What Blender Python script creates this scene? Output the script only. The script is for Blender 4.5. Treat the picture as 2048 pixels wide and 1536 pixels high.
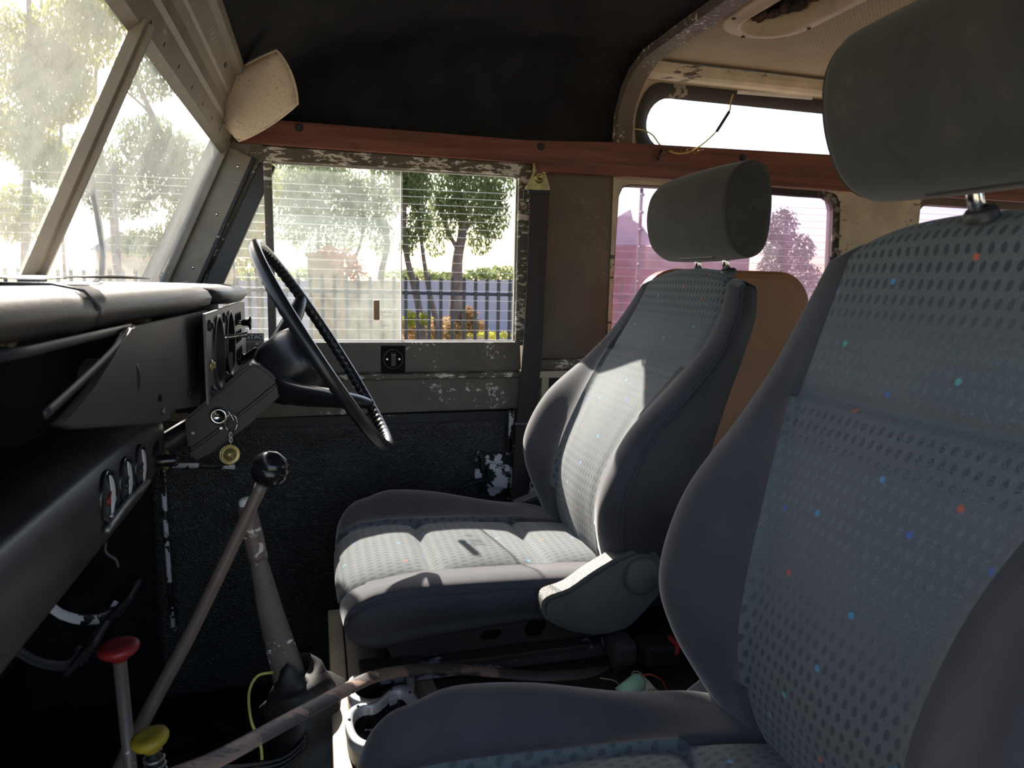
import bpy, bmesh, math, random
from mathutils import Vector, Matrix
random.seed(7)
S = bpy.context.scene
for o in list(bpy.data.objects): bpy.data.objects.remove(o)
COL = S.collection
V = Vector

# ---------------------------------------------------------------- camera, sky, sun, exposure
# world axes: X to the rear of the vehicle, Y across to the driver's side, Z up; camera at the open passenger door
F = 1400.0
AX = V((0.96325266, -0.01876711, 0.26794048)); AY = V((-0.26779231, -0.14425741, 0.95261591)); AZ = V((0.02077455, -0.98936222, -0.14398203))
right = V((AX.x, AY.x, AZ.x)); down = V((AX.y, AY.y, AZ.y)); fwd = V((AX.z, AY.z, AZ.z))
cam_d = bpy.data.cameras.new('camera'); cam = bpy.data.objects.new('camera', cam_d); COL.objects.link(cam)
cam.matrix_world = Matrix(((right.x, -down.x, -fwd.x, 0), (right.y, -down.y, -fwd.y, 0), (right.z, -down.z, -fwd.z, 0), (0, 0, 0, 1)))
cam_d.sensor_width = 36; cam_d.sensor_fit = 'HORIZONTAL'; cam_d.lens = F / 2048 * 36
cam_d.clip_start = 0.02; cam_d.clip_end = 300
cam_d.dof.use_dof = True; cam_d.dof.focus_distance = 1.25; cam_d.dof.aperture_fstop = 11
S.camera = cam

def at(px, py, X=None, Y=None, Z=None):
    """a measured point: where the sight line of a photo point meets a plane of the vehicle"""
    d = right * (px - 1024) + down * (py - 768) + fwd * F
    if X is not None: k = X / d.x
    elif Y is not None: k = Y / d.y
    else: k = Z / d.z
    return d * k

SUN_FROM = V((-0.165, 0.80, 0.575)).normalized()
w = bpy.data.worlds.new('sky'); S.world = w; w.use_nodes = True
nt = w.node_tree; bg = nt.nodes['Background']
sky = nt.nodes.new('ShaderNodeTexSky'); sky.sky_type = 'NISHITA'; sky.sun_disc = False
sky.sun_elevation = math.asin(SUN_FROM.z); sky.sun_rotation = math.atan2(SUN_FROM.x, SUN_FROM.y)
sky.air_density = 1.0; sky.dust_density = 2.0; sky.ozone_density = 1.0
nt.links.new(sky.outputs[0], bg.inputs[0]); bg.inputs[1].default_value = 0.22
sl = bpy.data.lights.new('sun', 'SUN'); so = bpy.data.objects.new('sun', sl); COL.objects.link(so)
sl.energy = 9.0; sl.angle = math.radians(0.6); sl.color = (1.0, 0.93, 0.82)
so.rotation_euler = (-SUN_FROM).to_track_quat('-Z', 'Y').to_euler()
so.location = SUN_FROM * 20
vs = S.view_settings; vs.view_transform = 'Standard'; vs.look = 'None'; vs.gamma = 1; vs.use_curve_mapping = False
vs.exposure = 1.05

# ---------------------------------------------------------------- tags and mesh helpers
def tag(o, label=None, cat=None, group=None, kind=None):
    if label: o['label'] = label
    if cat: o['category'] = cat
    if group: o['group'] = group
    if kind: o['kind'] = kind
    return o
def empty(name, loc=(0, 0, 0), label=None, cat=None, group=None, kind=None):
    o = bpy.data.objects.new(name, None); COL.objects.link(o); o.location = loc
    o.empty_display_size = 0.02
    return tag(o, label, cat, group, kind)
def link(name, me, mat, parent=None, smooth=False, label=None, cat=None, group=None, kind=None):
    o = bpy.data.objects.new(name, me); COL.objects.link(o)
    if mat: me.materials.append(mat)
    if smooth:
        for p in me.polygons: p.use_smooth = True
    if parent:
        o.parent = parent
        if parent.type == 'EMPTY': o.matrix_parent_inverse = Matrix.Translation(-parent.location)
    return tag(o, label, cat, group, kind)
def bm_link(name, bm, mat, parent=None, smooth=False, **k):
    bmesh.ops.recalc_face_normals(bm, faces=bm.faces)
    me = bpy.data.meshes.new(name); bm.to_mesh(me); bm.free()
    return link(name, me, mat, parent, smooth, **k)
def cat1(p0, p1, p2, p3, t):
    return 0.5 * ((2 * p1) + (p2 - p0) * t + (2 * p0 - 5 * p1 + 4 * p2 - p3) * t * t + (3 * p1 - p0 - 3 * p2 + p3) * t ** 3)
def spline(pts, n=8, closed=False):
    pts = [V(p) for p in pts]; out = []; N = len(pts)
    segs = N if closed else N - 1
    for i in range(segs):
        if closed: a, b, c, d = pts[(i - 1) % N], pts[i], pts[(i + 1) % N], pts[(i + 2) % N]
        else: a, b, c, d = pts[max(i - 1, 0)], pts[i], pts[i + 1], pts[min(i + 2, N - 1)]
        for k in range(n): out.append(cat1(a, b, c, d, k / n))
    if not closed: out.append(pts[-1])
    return out
def add_box(bm, c, s, rot=None):
    m = Matrix.Translation(c) @ (rot.to_4x4() if rot else Matrix()) @ Matrix.Diagonal((s[0], s[1], s[2], 1))
    return bmesh.ops.create_cube(bm, size=1, matrix=m)
def bevel_all(bm, w, seg=2):
    if w > 0: bmesh.ops.bevel(bm, geom=[e for e in bm.edges], offset=w, segments=seg, affect='EDGES', profile=0.6, clamp_overlap=True)
def box(name, lo, hi, mat, parent=None, bevel=0.0, **k):
    bm = bmesh.new(); lo = V(lo); hi = V(hi); add_box(bm, (lo + hi) / 2, hi - lo); bevel_all(bm, bevel)
    return bm_link(name, bm, mat, parent, **k)
def rbox(name, c, s, rot, mat, parent=None, bevel=0.0, **k):
    bm = bmesh.new(); add_box(bm, c, s, rot); bevel_all(bm, bevel)
    return bm_link(name, bm, mat, parent, **k)
def add_tube(bm, pts, r, seg=12, cap=True, flat=None):
    """tube through pts; r a number or a list; flat=(normal, ratio) squashes the section along normal"""
    n = len(pts); rs = r if isinstance(r, (list, tuple)) else [r] * n
    pts = [V(p) for p in pts]
    if len(rs) != n:
        src = rs; rs = []
        for i in range(n):
            f_ = i * (len(src) - 1) / max(n - 1, 1); j = min(int(f_), len(src) - 2); rs.append(src[j] + (src[j + 1] - src[j]) * (f_ - j))
    rings = []; up = None
    for i in range(n):
        t = (pts[min(i + 1, n - 1)] - pts[max(i - 1, 0)]).normalized()
        if up is None:
            up = V((0, 0, 1)) if abs(t.z) < 0.9 else V((1, 0, 0))
            if flat: up = V(flat[0])
        if flat: up = V(flat[0])
        a = t.cross(up).normalized(); b = a.cross(t).normalized(); up = b
        ring = []
        for k in range(seg):
            an = 2 * math.pi * k / seg
            ring.append(bm.verts.new(pts[i] + a * math.cos(an) * rs[i] + b * math.sin(an) * rs[i] * (flat[1] if flat else 1)))
        rings.append(ring)
    for i in range(n - 1):
        for k in range(seg): bm.faces.new((rings[i][k], rings[i][(k + 1) % seg], rings[i + 1][(k + 1) % seg], rings[i + 1][k]))
    if cap: bm.faces.new(rings[0][::-1]); bm.faces.new(rings[-1])
def tube(name, pts, r, mat, parent=None, n=0, seg=12, flat=None, **k):
    bm = bmesh.new(); add_tube(bm, spline(pts, n) if n else pts, r, seg, flat=flat)
    k.setdefault('smooth', True)
    return bm_link(name, bm, mat, parent, **k)
def add_lathe(bm, prof, o, ax, seg=32):
    o = V(o); ax = V(ax).normalized(); a = ax.orthogonal().normalized(); b = ax.cross(a)
    rings = []
    for (t, r) in prof:
        if r < 1e-6: rings.append([bm.verts.new(o + ax * t)]); continue
        rings.append([bm.verts.new(o + ax * t + (a * math.cos(2 * math.pi * k / seg) + b * math.sin(2 * math.pi * k / seg)) * r) for k in range(seg)])
    for i in range(len(rings) - 1):
        A, B = rings[i], rings[i + 1]
        for k in range(seg):
            k2 = (k + 1) % seg
            if len(A) == 1 and len(B) == 1: break
            if len(A) == 1: bm.faces.new((A[0], B[k2], B[k]))
            elif len(B) == 1: bm.faces.new((A[k], A[k2], B[0]))
            else: bm.faces.new((A[k], A[k2], B[k2], B[k]))
def lathe(name, prof, o, ax, mat, parent=None, seg=32, **k):
    bm = bmesh.new(); add_lathe(bm, prof, o, ax, seg); k.setdefault('smooth', True)
    return bm_link(name, bm, mat, parent, **k)
def plate(name, outer, holes, th, mat, parent=None, bevel=0.0, **k):
    """flat plate of any outline with holes; outer and holes are lists of 3D points in one plane, th the thickness vector"""
    bm = bmesh.new(); es = []
    for loop in [outer] + list(holes):
        vs_ = [bm.verts.new(V(p)) for p in loop]
        es += [bm.edges.new((vs_[i], vs_[(i + 1) % len(vs_)])) for i in range(len(vs_))]
    bmesh.ops.triangle_fill(bm, use_beauty=True, use_dissolve=False, edges=es)
    bmesh.ops.dissolve_limit(bm, angle_limit=0.001, verts=bm.verts, edges=bm.edges) if not holes else None
    fs = list(bm.faces)
    r = bmesh.ops.extrude_face_region(bm, geom=fs)
    bmesh.ops.translate(bm, verts=[g for g in r['geom'] if isinstance(g, bmesh.types.BMVert)], vec=V(th))
    if bevel:
        bmesh.ops.recalc_face_normals(bm, faces=bm.faces)
        sharp = [e for e in bm.edges if len(e.link_faces) == 2 and e.calc_face_angle(0) > 0.9]
        bmesh.ops.bevel(bm, geom=sharp, offset=bevel, segments=2, affect='EDGES', clamp_overlap=True)
    return bm_link(name, bm, mat, parent, **k)
def rrect(x0, x1, z0, z1, r, n=6):
    out = []
    for cx, cz, a0 in ((x1 - r, z1 - r, 0), (x0 + r, z1 - r, 90), (x0 + r, z0 + r, 180), (x1 - r, z0 + r, 270)):
        for i in range(n + 1):
            a = math.radians(a0 + 90 * i / n); out.append((cx + r * math.cos(a), cz + r * math.sin(a)))
    return out
def xz(pts, Y): return [V((p[0], Y, p[1])) for p in pts]
def pxs(pts, **k): return [at(p[0], p[1], **k) for p in pts]
def text_mesh(name, s, size, o, xdir, ydir, mat, parent, depth=0.0003, **k):
    c = bpy.data.curves.new(name, 'FONT'); c.body = s; c.size = size; c.extrude = depth; c.align_x = 'CENTER'; c.align_y = 'CENTER'
    t = bpy.data.objects.new(name, c); COL.objects.link(t)
    bpy.context.view_layer.update()
    me = bpy.data.meshes.new_from_object(t.evaluated_get(bpy.context.evaluated_depsgraph_get()))
    bpy.data.objects.remove(t)
    xd = V(xdir).normalized(); yd = V(ydir).normalized(); zd = xd.cross(yd)
    me.transform(Matrix(((xd.x, yd.x, zd.x, o[0]), (xd.y, yd.y, zd.y, o[1]), (xd.z, yd.z, zd.z, o[2]), (0, 0, 0, 1))))
    return link(name, me, mat, parent, **k)

# ---------------------------------------------------------------- materials
MATS = {}
class NT:
    def __init__(s, name):
        s.m = bpy.data.materials.new(name); s.m.use_nodes = True; s.t = s.m.node_tree; s.N = s.t.nodes
        s.b = s.N['Principled BSDF']; s.out = s.N['Material Output']
    def n(s, typ, **k):
        x = s.N.new('ShaderNode' + typ)
        for a, b in k.items():
            if a in ('inputs',):
                for i, v in b.items(): x.inputs[i].default_value = v
            else: setattr(x, a, b)
        return x
    def l(s, a, b): s.t.links.new(a, b)
    def obj(s): return s.n('TexCoord').outputs['Object']
    def noise(s, scale, detail=4, rough=0.55, vec=None, stretch=None):
        x = s.n('TexNoise'); x.inputs['Scale'].default_value = scale; x.inputs['Detail'].default_value = detail; x.inputs['Roughness'].default_value = rough
        v = vec or s.obj()
        if stretch:
            mp = s.n('Mapping'); mp.inputs['Scale'].default_value = stretch; s.l(v, mp.inputs[0]); v = mp.outputs[0]
        s.l(v, x.inputs['Vector']); return x.outputs['Fac']
    def ramp(s, fac, stops, const=False):
        r = s.n('ValToRGB'); cr = r.color_ramp
        if const: cr.interpolation = 'CONSTANT'
        while len(cr.elements) < len(stops): cr.elements.new(0.5)
        for e, (p, c) in zip(cr.elements, stops):
            e.position = p; e.color = (c if len(c) == 4 else (*c, 1)) if not isinstance(c, (int, float)) else (c, c, c, 1)
        s.l(fac, r.inputs[0]); return r.outputs[0]
    def mix(s, fac, a, b, mode='MIX'):
        x = s.n('MixRGB', blend_type=mode)
        for i, v in ((0, fac), (1, a), (2, b)):
            if hasattr(v, 'is_linked') or hasattr(v, 'links'): s.l(v, x.inputs[i])
            elif isinstance(v, (int, float)): x.inputs[i].default_value = v if i == 0 else (v, v, v, 1)
            else: x.inputs[i].default_value = (*v, 1)
        return x.outputs[0]
    def math(s, op, a, b=0.0, c=None):
        x = s.n('Math', operation=op)
        for i, v in enumerate((a, b) if c is None else (a, b, c)):
            if isinstance(v, (int, float)): x.inputs[i].default_value = v
            else: s.l(v, x.inputs[i])
        return x.outputs[0]
    def bump(s, h, strength=0.3, dist=0.002):
        x = s.n('Bump'); x.inputs['Strength'].default_value = strength; x.inputs['Distance'].default_value = dist
        s.l(h, x.inputs['Height']); s.l(x.outputs[0], s.b.inputs['Normal'])
    def base(s, c):
        if hasattr(c, 'links'): s.l(c, s.b.inputs['Base Color'])
        else: s.b.inputs['Base Color'].default_value = (*c, 1)
    def set(s, rough=None, metal=None, spec=None, trans=None):
        if rough is not None: s.b.inputs['Roughness'].default_value = rough
        if metal is not None: s.b.inputs['Metallic'].default_value = metal
        if spec is not None: s.b.inputs['Specular IOR Level'].default_value = spec
        return s

def simple(name, col, rough=0.6, metal=0, var=0.25, scale=30, bump=0.0, bscale=400, spec=0.5):
    t = NT(name); f = t.noise(scale, 5)
    d = tuple(c * (1 - var) for c in col); u = tuple(min(1, c * (1 + var)) for c in col)
    t.base(t.ramp(f, [(0.3, d), (0.7, u)])); t.set(rough, metal, spec)
    if bump: t.bump(t.noise(bscale, 3), bump, 0.001)
    return t.m
def chipped(name, col, chip, scale=60, th=0.62, amount=0.03, rough=0.55, dust=0.0, extra=None, metal=0.0, region=5, rust=None, stretch=None):
    """worn paint: flakes gather where a slow noise is high"""
    t = NT(name)
    a = t.noise(scale, 8, 0.65, stretch=stretch); b = t.noise(region, 3, 0.5)
    s_ = t.math('ADD', a, t.math('MULTIPLY', t.math('SUBTRACT', b, 0.5), 0.9))
    m = t.ramp(s_, [(th, 0.0), (th + amount, 1.0)])
    c0 = t.ramp(t.noise(14, 4), [(0.3, tuple(x * 0.8 for x in col)), (0.7, tuple(x * 1.2 for x in col))])
    if rust:
        c0 = t.mix(t.ramp(t.noise(22, 6, 0.7), [(0.60, 0.0), (0.68, 1.0)]), c0, rust)
    c = t.mix(m, c0, chip)
    t.base(c); t.set(rough, metal)
    t.bump(t.math('SUBTRACT', t.noise(180, 3), t.math('MULTIPLY', m, 0.5)), 0.35, 0.001)
    return t.m

M = {}
M['felt'] = simple('black_headliner_felt', (0.016, 0.016, 0.018), 0.95, var=0.35, scale=12, bump=0.5, bscale=300, spec=0.15)
M['black'] = simple('black_plastic', (0.018, 0.018, 0.020), 0.45, bump=0.2, bscale=500)
M['gloss'] = simple('gloss_black', (0.010, 0.010, 0.012), 0.16, var=0.1)
M['rimblack'] = simple('wheel_black', (0.014, 0.015, 0.018), 0.30, var=0.2, bump=0.1, bscale=250)
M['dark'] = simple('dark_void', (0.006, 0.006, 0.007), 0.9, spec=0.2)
M['floor'] = simple('black_floor_mat', (0.012, 0.011, 0.012), 0.9, var=0.5, scale=25, bump=0.4, bscale=200, spec=0.2)
M['chrome'] = simple('chrome', (0.75, 0.75, 0.74), 0.18, 1, var=0.1)
M['silver'] = simple('silver_plastic', (0.52, 0.53, 0.58), 0.35, 0.35, var=0.05)
M['steel'] = simple('dull_steel', (0.30, 0.29, 0.27), 0.45, 0.8)
M['brass'] = simple('brass_passivated', (0.42, 0.33, 0.14), 0.38, 0.7, var=0.3, scale=80)
M['white'] = simple('white', (0.75, 0.74, 0.72), 0.5, var=0.06)
M['dial'] = simple('dial_grey', (0.80, 0.80, 0.82), 0.4, var=0.05)
M['red'] = simple('red_knob', (0.22, 0.012, 0.015), 0.5, var=0.25)
M['yellow'] = simple('yellow_knob', (0.36, 0.26, 0.02), 0.55, var=0.25, scale=60)
M['green'] = simple('pale_green_plastic', (0.35, 0.62, 0.45), 0.4, var=0.1)
M['webbing'] = simple('seat_belt_webbing', (0.045, 0.036, 0.036), 0.85, var=0.15, bump=0.3, bscale=900)
M['tan_vinyl'] = simple('tan_vinyl', (0.26, 0.115, 0.05), 0.55, var=0.12, scale=8)
M['cream'] = chipped('cream_paint', (0.52, 0.40, 0.26), (0.20, 0.13, 0.08), 30, 0.80, 0.03, 0.5, region=4)
M['cream_worn'] = chipped('worn_cream_paint', (0.52, 0.43, 0.30), (0.07, 0.055, 0.04), 70, 0.66, 0.03, 0.5, stretch=(0.4, 1, 1.6))
M['brown'] = chipped('brown_paint_flaking', (0.115, 0.092, 0.072), (0.60, 0.55, 0.50), 95, 0.645, 0.02, 0.6, region=7)
M['brown_edge'] = chipped('brown_paint_heavily_flaked', (0.095, 0.078, 0.056), (0.62, 0.56, 0.47), 90, 0.57, 0.02, 0.6, region=9, stretch=(0.5, 1, 1.6))
M['green_frame'] = chipped('olive_grey_frame_paint', (0.19, 0.160, 0.118), (0.42, 0.38, 0.30), 60, 0.70, 0.03, 0.5)
M['blackwhite'] = chipped('black_paint_peeling_to_white', (0.012, 0.012, 0.013), (0.68, 0.67, 0.68), 34, 0.52, 0.02, 0.45, region=20, rust=(0.10, 0.04, 0.02))
M['blackchip'] = chipped('black_paint_few_chips', (0.012, 0.012, 0.014), (0.5, 0.48, 0.45), 80, 0.74, 0.02, 0.6, region=8)
M['lever'] = chipped('brown_grey_lever_paint', (0.125, 0.092, 0.080), (0.62, 0.57, 0.54), 70, 0.68, 0.02, 0.42, region=14)
M['lever2'] = chipped('grey_lever_paint', (0.10, 0.085, 0.075), (0.66, 0.63, 0.62), 90, 0.67, 0.02, 0.5, region=12)
M['strip'] = chipped('strip_paint', (0.085, 0.072, 0.070), (0.30, 0.20, 0.155), 30, 0.50, 0.05, 0.5, region=10, stretch=(0.4, 1, 1))
M['boxpaint'] = chipped('seat_box_paint', (0.30, 0.25, 0.185), (0.06, 0.05, 0.04), 40, 0.70, 0.04, 0.6)
M['boxdark'] = chipped('dark_metal_and_shade', (0.030, 0.026, 0.022), (0.40, 0.40, 0.46), 34, 0.73, 0.03, 0.6, region=7)  # dark seat metal; on the box it also paints in shade
M['runner'] = chipped('seat_runner', (0.055, 0.050, 0.050), (0.42, 0.42, 0.52), 34, 0.60, 0.03, 0.5, region=9, stretch=(0.6, 1, 1.2))
M['rubber'] = chipped('rubber_seal', (0.030, 0.026, 0.024), (0.24, 0.21, 0.16), 40, 0.66, 0.05, 0.8)
M['rust'] = chipped('rusty_hole', (0.10, 0.055, 0.028), (0.02, 0.014, 0.01), 26, 0.50, 0.06, 0.9, region=9)
M['apad'] = simple('dusty_black_padding', (0.046, 0.037, 0.030), 0.5, var=0.3, scale=9, bump=0.3, bscale=220)

# wood rail
t = NT('red_stained_wood'); g = t.noise(6, 8, 0.65, stretch=(0.5, 6, 14)); k = t.noise(9, 2)
c = t.ramp(g, [(0.3, (0.07, 0.020, 0.011)), (0.5, (0.15, 0.040, 0.020)), (0.72, (0.24, 0.085, 0.042))])
c = t.mix(t.ramp(k, [(0.66, 0.0), (0.74, 0.8)]), c, (0.05, 0.018, 0.012)); t.base(c); t.set(0.5); t.bump(g, 0.3, 0.001); M['wood'] = t.m
# cracked brown wall
t = NT('crackled_brown_paint')
v = t.n('TexVoronoi', feature='DISTANCE_TO_EDGE'); v.inputs['Scale'].default_value = 38
mp = t.n('Mapping'); mp.inputs['Scale'].default_value = (1, 1, 0.6)
nz = t.n('TexNoise'); nz.inputs['Scale'].default_value = 9; t.l(t.obj(), nz.inputs['Vector'])
ad = t.n('VectorMath', operation='ADD'); sc = t.n('VectorMath', operation='SCALE'); sc.inputs['Scale'].default_value = 0.22
t.l(nz.outputs['Color'], sc.inputs[0]); t.l(t.obj(), ad.inputs[0]); t.l(sc.outputs[0], ad.inputs[1]); t.l(ad.outputs[0], mp.inputs[0]); t.l(mp.outputs[0], v.inputs['Vector'])
cr = t.ramp(v.outputs['Distance'], [(0.0, 1.0), (0.016, 0.0)])
reg = t.ramp(t.noise(6, 3), [(0.54, 0.0), (0.66, 1.0)])
fl = t.ramp(t.noise(95, 7, 0.6), [(0.70, 0.0), (0.73, 1.0)])
msk = t.math('MAXIMUM', t.math('MULTIPLY', t.math('MULTIPLY', cr, reg), 0.5), fl)
t.base(t.mix(msk, t.ramp(t.noise(10, 5), [(0.3, (0.095, 0.068, 0.046)), (0.7, (0.140, 0.104, 0.070))]), (0.45, 0.38, 0.30))); t.set(0.6)
t.bump(t.noise(120, 3), 0.3, 0.001); M['crackle'] = t.m
# perforated vinyl headliner
t = NT('perforated_vinyl'); mp = t.n('Mapping'); mp.inputs['Scale'].default_value = (110, 110, 110); t.l(t.obj(), mp.inputs[0])
fr = t.n('VectorMath', operation='FRACTION'); t.l(mp.outputs[0], fr.inputs[0])
sb = t.n('VectorMath', operation='SUBTRACT'); sb.inputs[1].default_value = (0.5, 0.5, 0.5); t.l(fr.outputs[0], sb.inputs[0])
mu = t.n('VectorMath', operation='MULTIPLY'); mu.inputs[1].default_value = (1, 1, 0); t.l(sb.outputs[0], mu.inputs[0])
le = t.n('VectorMath', operation='LENGTH'); t.l(mu.outputs[0], le.inputs[0])
hole = t.ramp(le.outputs['Value'], [(0.20, 1.0), (0.28, 0.0)])
t.base(t.mix(t.math('MULTIPLY', hole, 0.65), t.ramp(t.noise(4, 5), [(0.3, (0.33, 0.25, 0.155)), (0.7, (0.46, 0.365, 0.235))]), (0.10, 0.07, 0.045))); t.set(0.7); M['perf'] = t.m
# visor vinyl
t = NT('beige_visor_vinyl'); f = t.noise(160, 2); pits = t.ramp(t.noise(240, 1), [(0.63, 0.0), (0.68, 1.0)])
t.base(t.mix(t.math('MULTIPLY', pits, 0.5), t.ramp(t.noise(8, 4), [(0.3, (0.50, 0.38, 0.26)), (0.7, (0.60, 0.48, 0.34))]), (0.22, 0.14, 0.08))); t.set(0.65); M['visor'] = t.m
# grained vinyl
def vinyl(name, col, rough, sc, st):
    t = NT(name); v = t.n('TexVoronoi', feature='DISTANCE_TO_EDGE'); v.inputs['Scale'].default_value = sc; t.l(t.obj(), v.inputs['Vector'])
    t.base(t.ramp(t.noise(12, 5), [(0.3, tuple(c * .7 for c in col)), (0.7, tuple(c * 1.35 for c in col))])); t.set(rough)
    h = t.math('ADD', v.outputs['Distance'], t.math('MULTIPLY', t.noise(14, 5), 2.5 if st > .5 else .3)); t.bump(h, st, 0.004); return t.m
M['doorvinyl'] = vinyl('black_leathercloth', (0.030, 0.028, 0.028), 0.5, 170, 0.8)
M['sidevinyl'] = vinyl('seat_side_vinyl', (0.026, 0.025, 0.028), 0.62, 500, 0.3)
M['cover'] = vinyl('grained_grey_plastic', (0.075, 0.074, 0.070), 0.5, 420, 0.35)
# seat fabrics
t = NT('dark_seat_fabric'); f = t.noise(900, 2)
t.base(t.ramp(t.noise(15, 4), [(0.3, (0.044, 0.043, 0.050)), (0.7, (0.060, 0.058, 0.066))])); t.set(0.85, spec=0.25)
t.b.inputs['Sheen Weight'].default_value = 0.35; t.b.inputs['Sheen Roughness'].default_value = 0.4
t.bump(f, 0.3, 0.0006); M['fabric'] = t.m
t = NT('headrest_velour')
t.base(t.ramp(t.noise(13, 6, 0.7), [(0.38, (0.032, 0.031, 0.028)), (0.62, (0.046, 0.044, 0.039)), (0.72, (0.075, 0.068, 0.050))])); t.set(0.9, spec=0.2)
t.b.inputs['Sheen Weight'].default_value = 0.25; t.bump(t.noise(700, 2), 0.25, 0.0006); M['velour'] = t.m
def patterned(name, mode):
    t = NT(name); uv = t.n('UVMap').outputs[0]; sx = t.n('SeparateXYZ'); t.l(uv, sx.inputs[0]); U, W = sx.outputs[0], sx.outputs[1]
    pu, pv = 0.0105, 0.0145
    row = t.math('FLOOR', t.math('DIVIDE', W, pv)); odd = t.math('MODULO', t.math('ABSOLUTE', row), 2.0)
    a = t.math('SUBTRACT', t.math('FRACT', t.math('ADD', t.math('DIVIDE', U, pu), t.math('MULTIPLY', odd, 0.5))), 0.5)
    b = t.math('SUBTRACT', t.math('FRACT', t.math('DIVIDE', W, pv)), 0.5)
    # slanted oval
    a2 = t.math('ADD', a, t.math('MULTIPLY', b, 0.25))
    d = t.math('SQRT', t.math('ADD', t.math('POWER', t.math('DIVIDE', a2, 0.27), 2.0), t.math('POWER', t.math('DIVIDE', b, 0.34), 2.0)))
    d = t.math('ADD', d, t.math('MULTIPLY', t.math('SUBTRACT', t.noise(1500, 1), 0.5), 0.7))
    dot = t.ramp(d, [(0.86, 1.0), (1.0, 0.0)])
    if mode == 'back':   # strength of the printed ovals along the height of the panel
        k = t.ramp(t.math('MULTIPLY', W, 1.5), [(0.0, 0.95), (0.25, 0.75), (0.38, 0.25), (0.46, 0.0), (0.535, 0.0), (0.56, 0.7), (0.59, 0.95), (0.615, 0.5), (0.65, 0.03), (0.715, 0.0), (0.76, 0.6), (0.82, 0.85)])
        lite = t.ramp(t.math('MULTIPLY', W, 1.5), [(0.30, 0.0), (0.40, 0.4), (0.53, 0.4), (0.64, 0.4), (0.70, 0.3), (0.74, 0.0)])
    else:
        k = t.ramp(t.math('MULTIPLY', W, 1.5), [(0.0, 0.5), (0.5, 0.6), (1.0, 0.7)]); lite = None
    k = t.math('MULTIPLY', k, 0.85)
    basec = t.ramp(t.noise(9, 4), [(0.3, (0.080, 0.094, 0.104)), (0.7, (0.105, 0.118, 0.122))])
    weave = t.noise(1100, 2)
    basec = t.mix(0.35, basec, t.ramp(weave, [(0.35, (0.045, 0.05, 0.056)), (0.65, (0.17, 0.19, 0.20))]))
    c = t.mix(t.math('MULTIPLY', dot, k), basec, (0.022, 0.025, 0.034))
    if lite:
        spk = t.ramp(t.noise(900, 1), [(0.5, 0.0), (0.6, 1.0)])
        c = t.mix(t.math('MULTIPLY', t.math('MULTIPLY', dot, lite), spk), c, (0.22, 0.25, 0.28))
    # sparse coloured flecks, split in two tones
    v = t.n('TexVoronoi', voronoi_dimensions='2D', feature='F1'); v.inputs['Scale'].default_value = 14; v.inputs['Randomness'].default_value = 0.75
    t.l(uv, v.inputs['Vector']); fd = t.ramp(v.outputs['Distance'], [(0.036, 1.0), (0.047, 0.0)])
    sc_ = t.n('SeparateColor'); t.l(v.outputs['Color'], sc_.inputs[0])
    colr = t.ramp(sc_.outputs[0], [(0.0, (0.06, 0.13, 0.42)), (0.28, (0.10, 0.34, 0.33)), (0.5, (0.07, 0.26, 0.46)), (0.68, (0.46, 0.10, 0.06)), (0.9, (0.10, 0.24, 0.46))], True)
    c = t.mix(t.math('MULTIPLY', fd, 0.85), c, colr)
    t.base(c); t.set(0.85, spec=0.25); t.b.inputs['Sheen Weight'].default_value = 0.15
    t.bump(t.math('SUBTRACT', weave, t.math('MULTIPLY', dot, 0.4)), 0.3, 0.0006); return t.m
M['pat_back'] = patterned('patterned_seat_fabric', 'back'); M['pat_seat'] = patterned('patterned_cushion_fabric', 'seat')

def glass(name, dust, dustcol=(0.8, 0.8, 0.78), tint=(1, 1, 1), streak=None, vary=0.5, lines=False):
    """thin pane: clear, with a film of dust that scatters the sun"""
    t = NT(name); t.N.remove(t.b)
    tr = t.n('BsdfTransparent'); tr.inputs[0].default_value = (*tint, 1)
    gl = t.n('BsdfGlossy'); gl.inputs['Roughness'].default_value = 0.03
    m1 = t.n('MixShader'); m1.inputs[0].default_value = 0.04; t.l(tr.outputs[0], m1.inputs[1]); t.l(gl.outputs[0], m1.inputs[2])
    tl = t.n('BsdfTranslucent'); tl.inputs[0].default_value = (*dustcol, 1)
    df = t.n('BsdfDiffuse'); df.inputs[0].default_value = (*dustcol, 1)
    m2 = t.n('MixShader'); m2.inputs[0].default_value = 0.35; t.l(tl.outputs[0], m2.inputs[1]); t.l(df.outputs[0], m2.inputs[2])
    f = t.noise(7, 6, 0.6, stretch=streak)
    f2 = t.noise(60, 4, 0.6)
    k = t.ramp(t.math('ADD', t.math('MULTIPLY', f, 0.7), t.math('MULTIPLY', f2, 0.3)), [(0.35, dust * (1 - vary)), (0.65, dust * (1 + vary))])
    m3 = t.n('MixShader'); t.l(k, m3.inputs[0]); t.l(m1.outputs[0], m3.inputs[1]); t.l(m2.outputs[0], m3.inputs[2])
    t.l(m3.outputs[0], t.out.inputs['Surface']); return t.m
M['screen'] = glass('dusty_windscreen', 0.13, (0.80, 0.79, 0.72), streak=(1.5, 1.5, 0.3))
M['pane_dirty'] = glass('dusty_side_pane', 0.065, (0.72, 0.78, 0.74), streak=(1, 1, 1), vary=0.6)
M['pane_quarter'] = glass('dusty_quarter_pane', 0.055, (0.75, 0.76, 0.70))
M['pane_purple'] = glass('purple_tinted_pane', 0.05, (0.7, 0.5, 0.7), tint=(0.72, 0.66, 0.74))
M['pane_clear'] = glass('clear_pane', 0.03)

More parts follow.
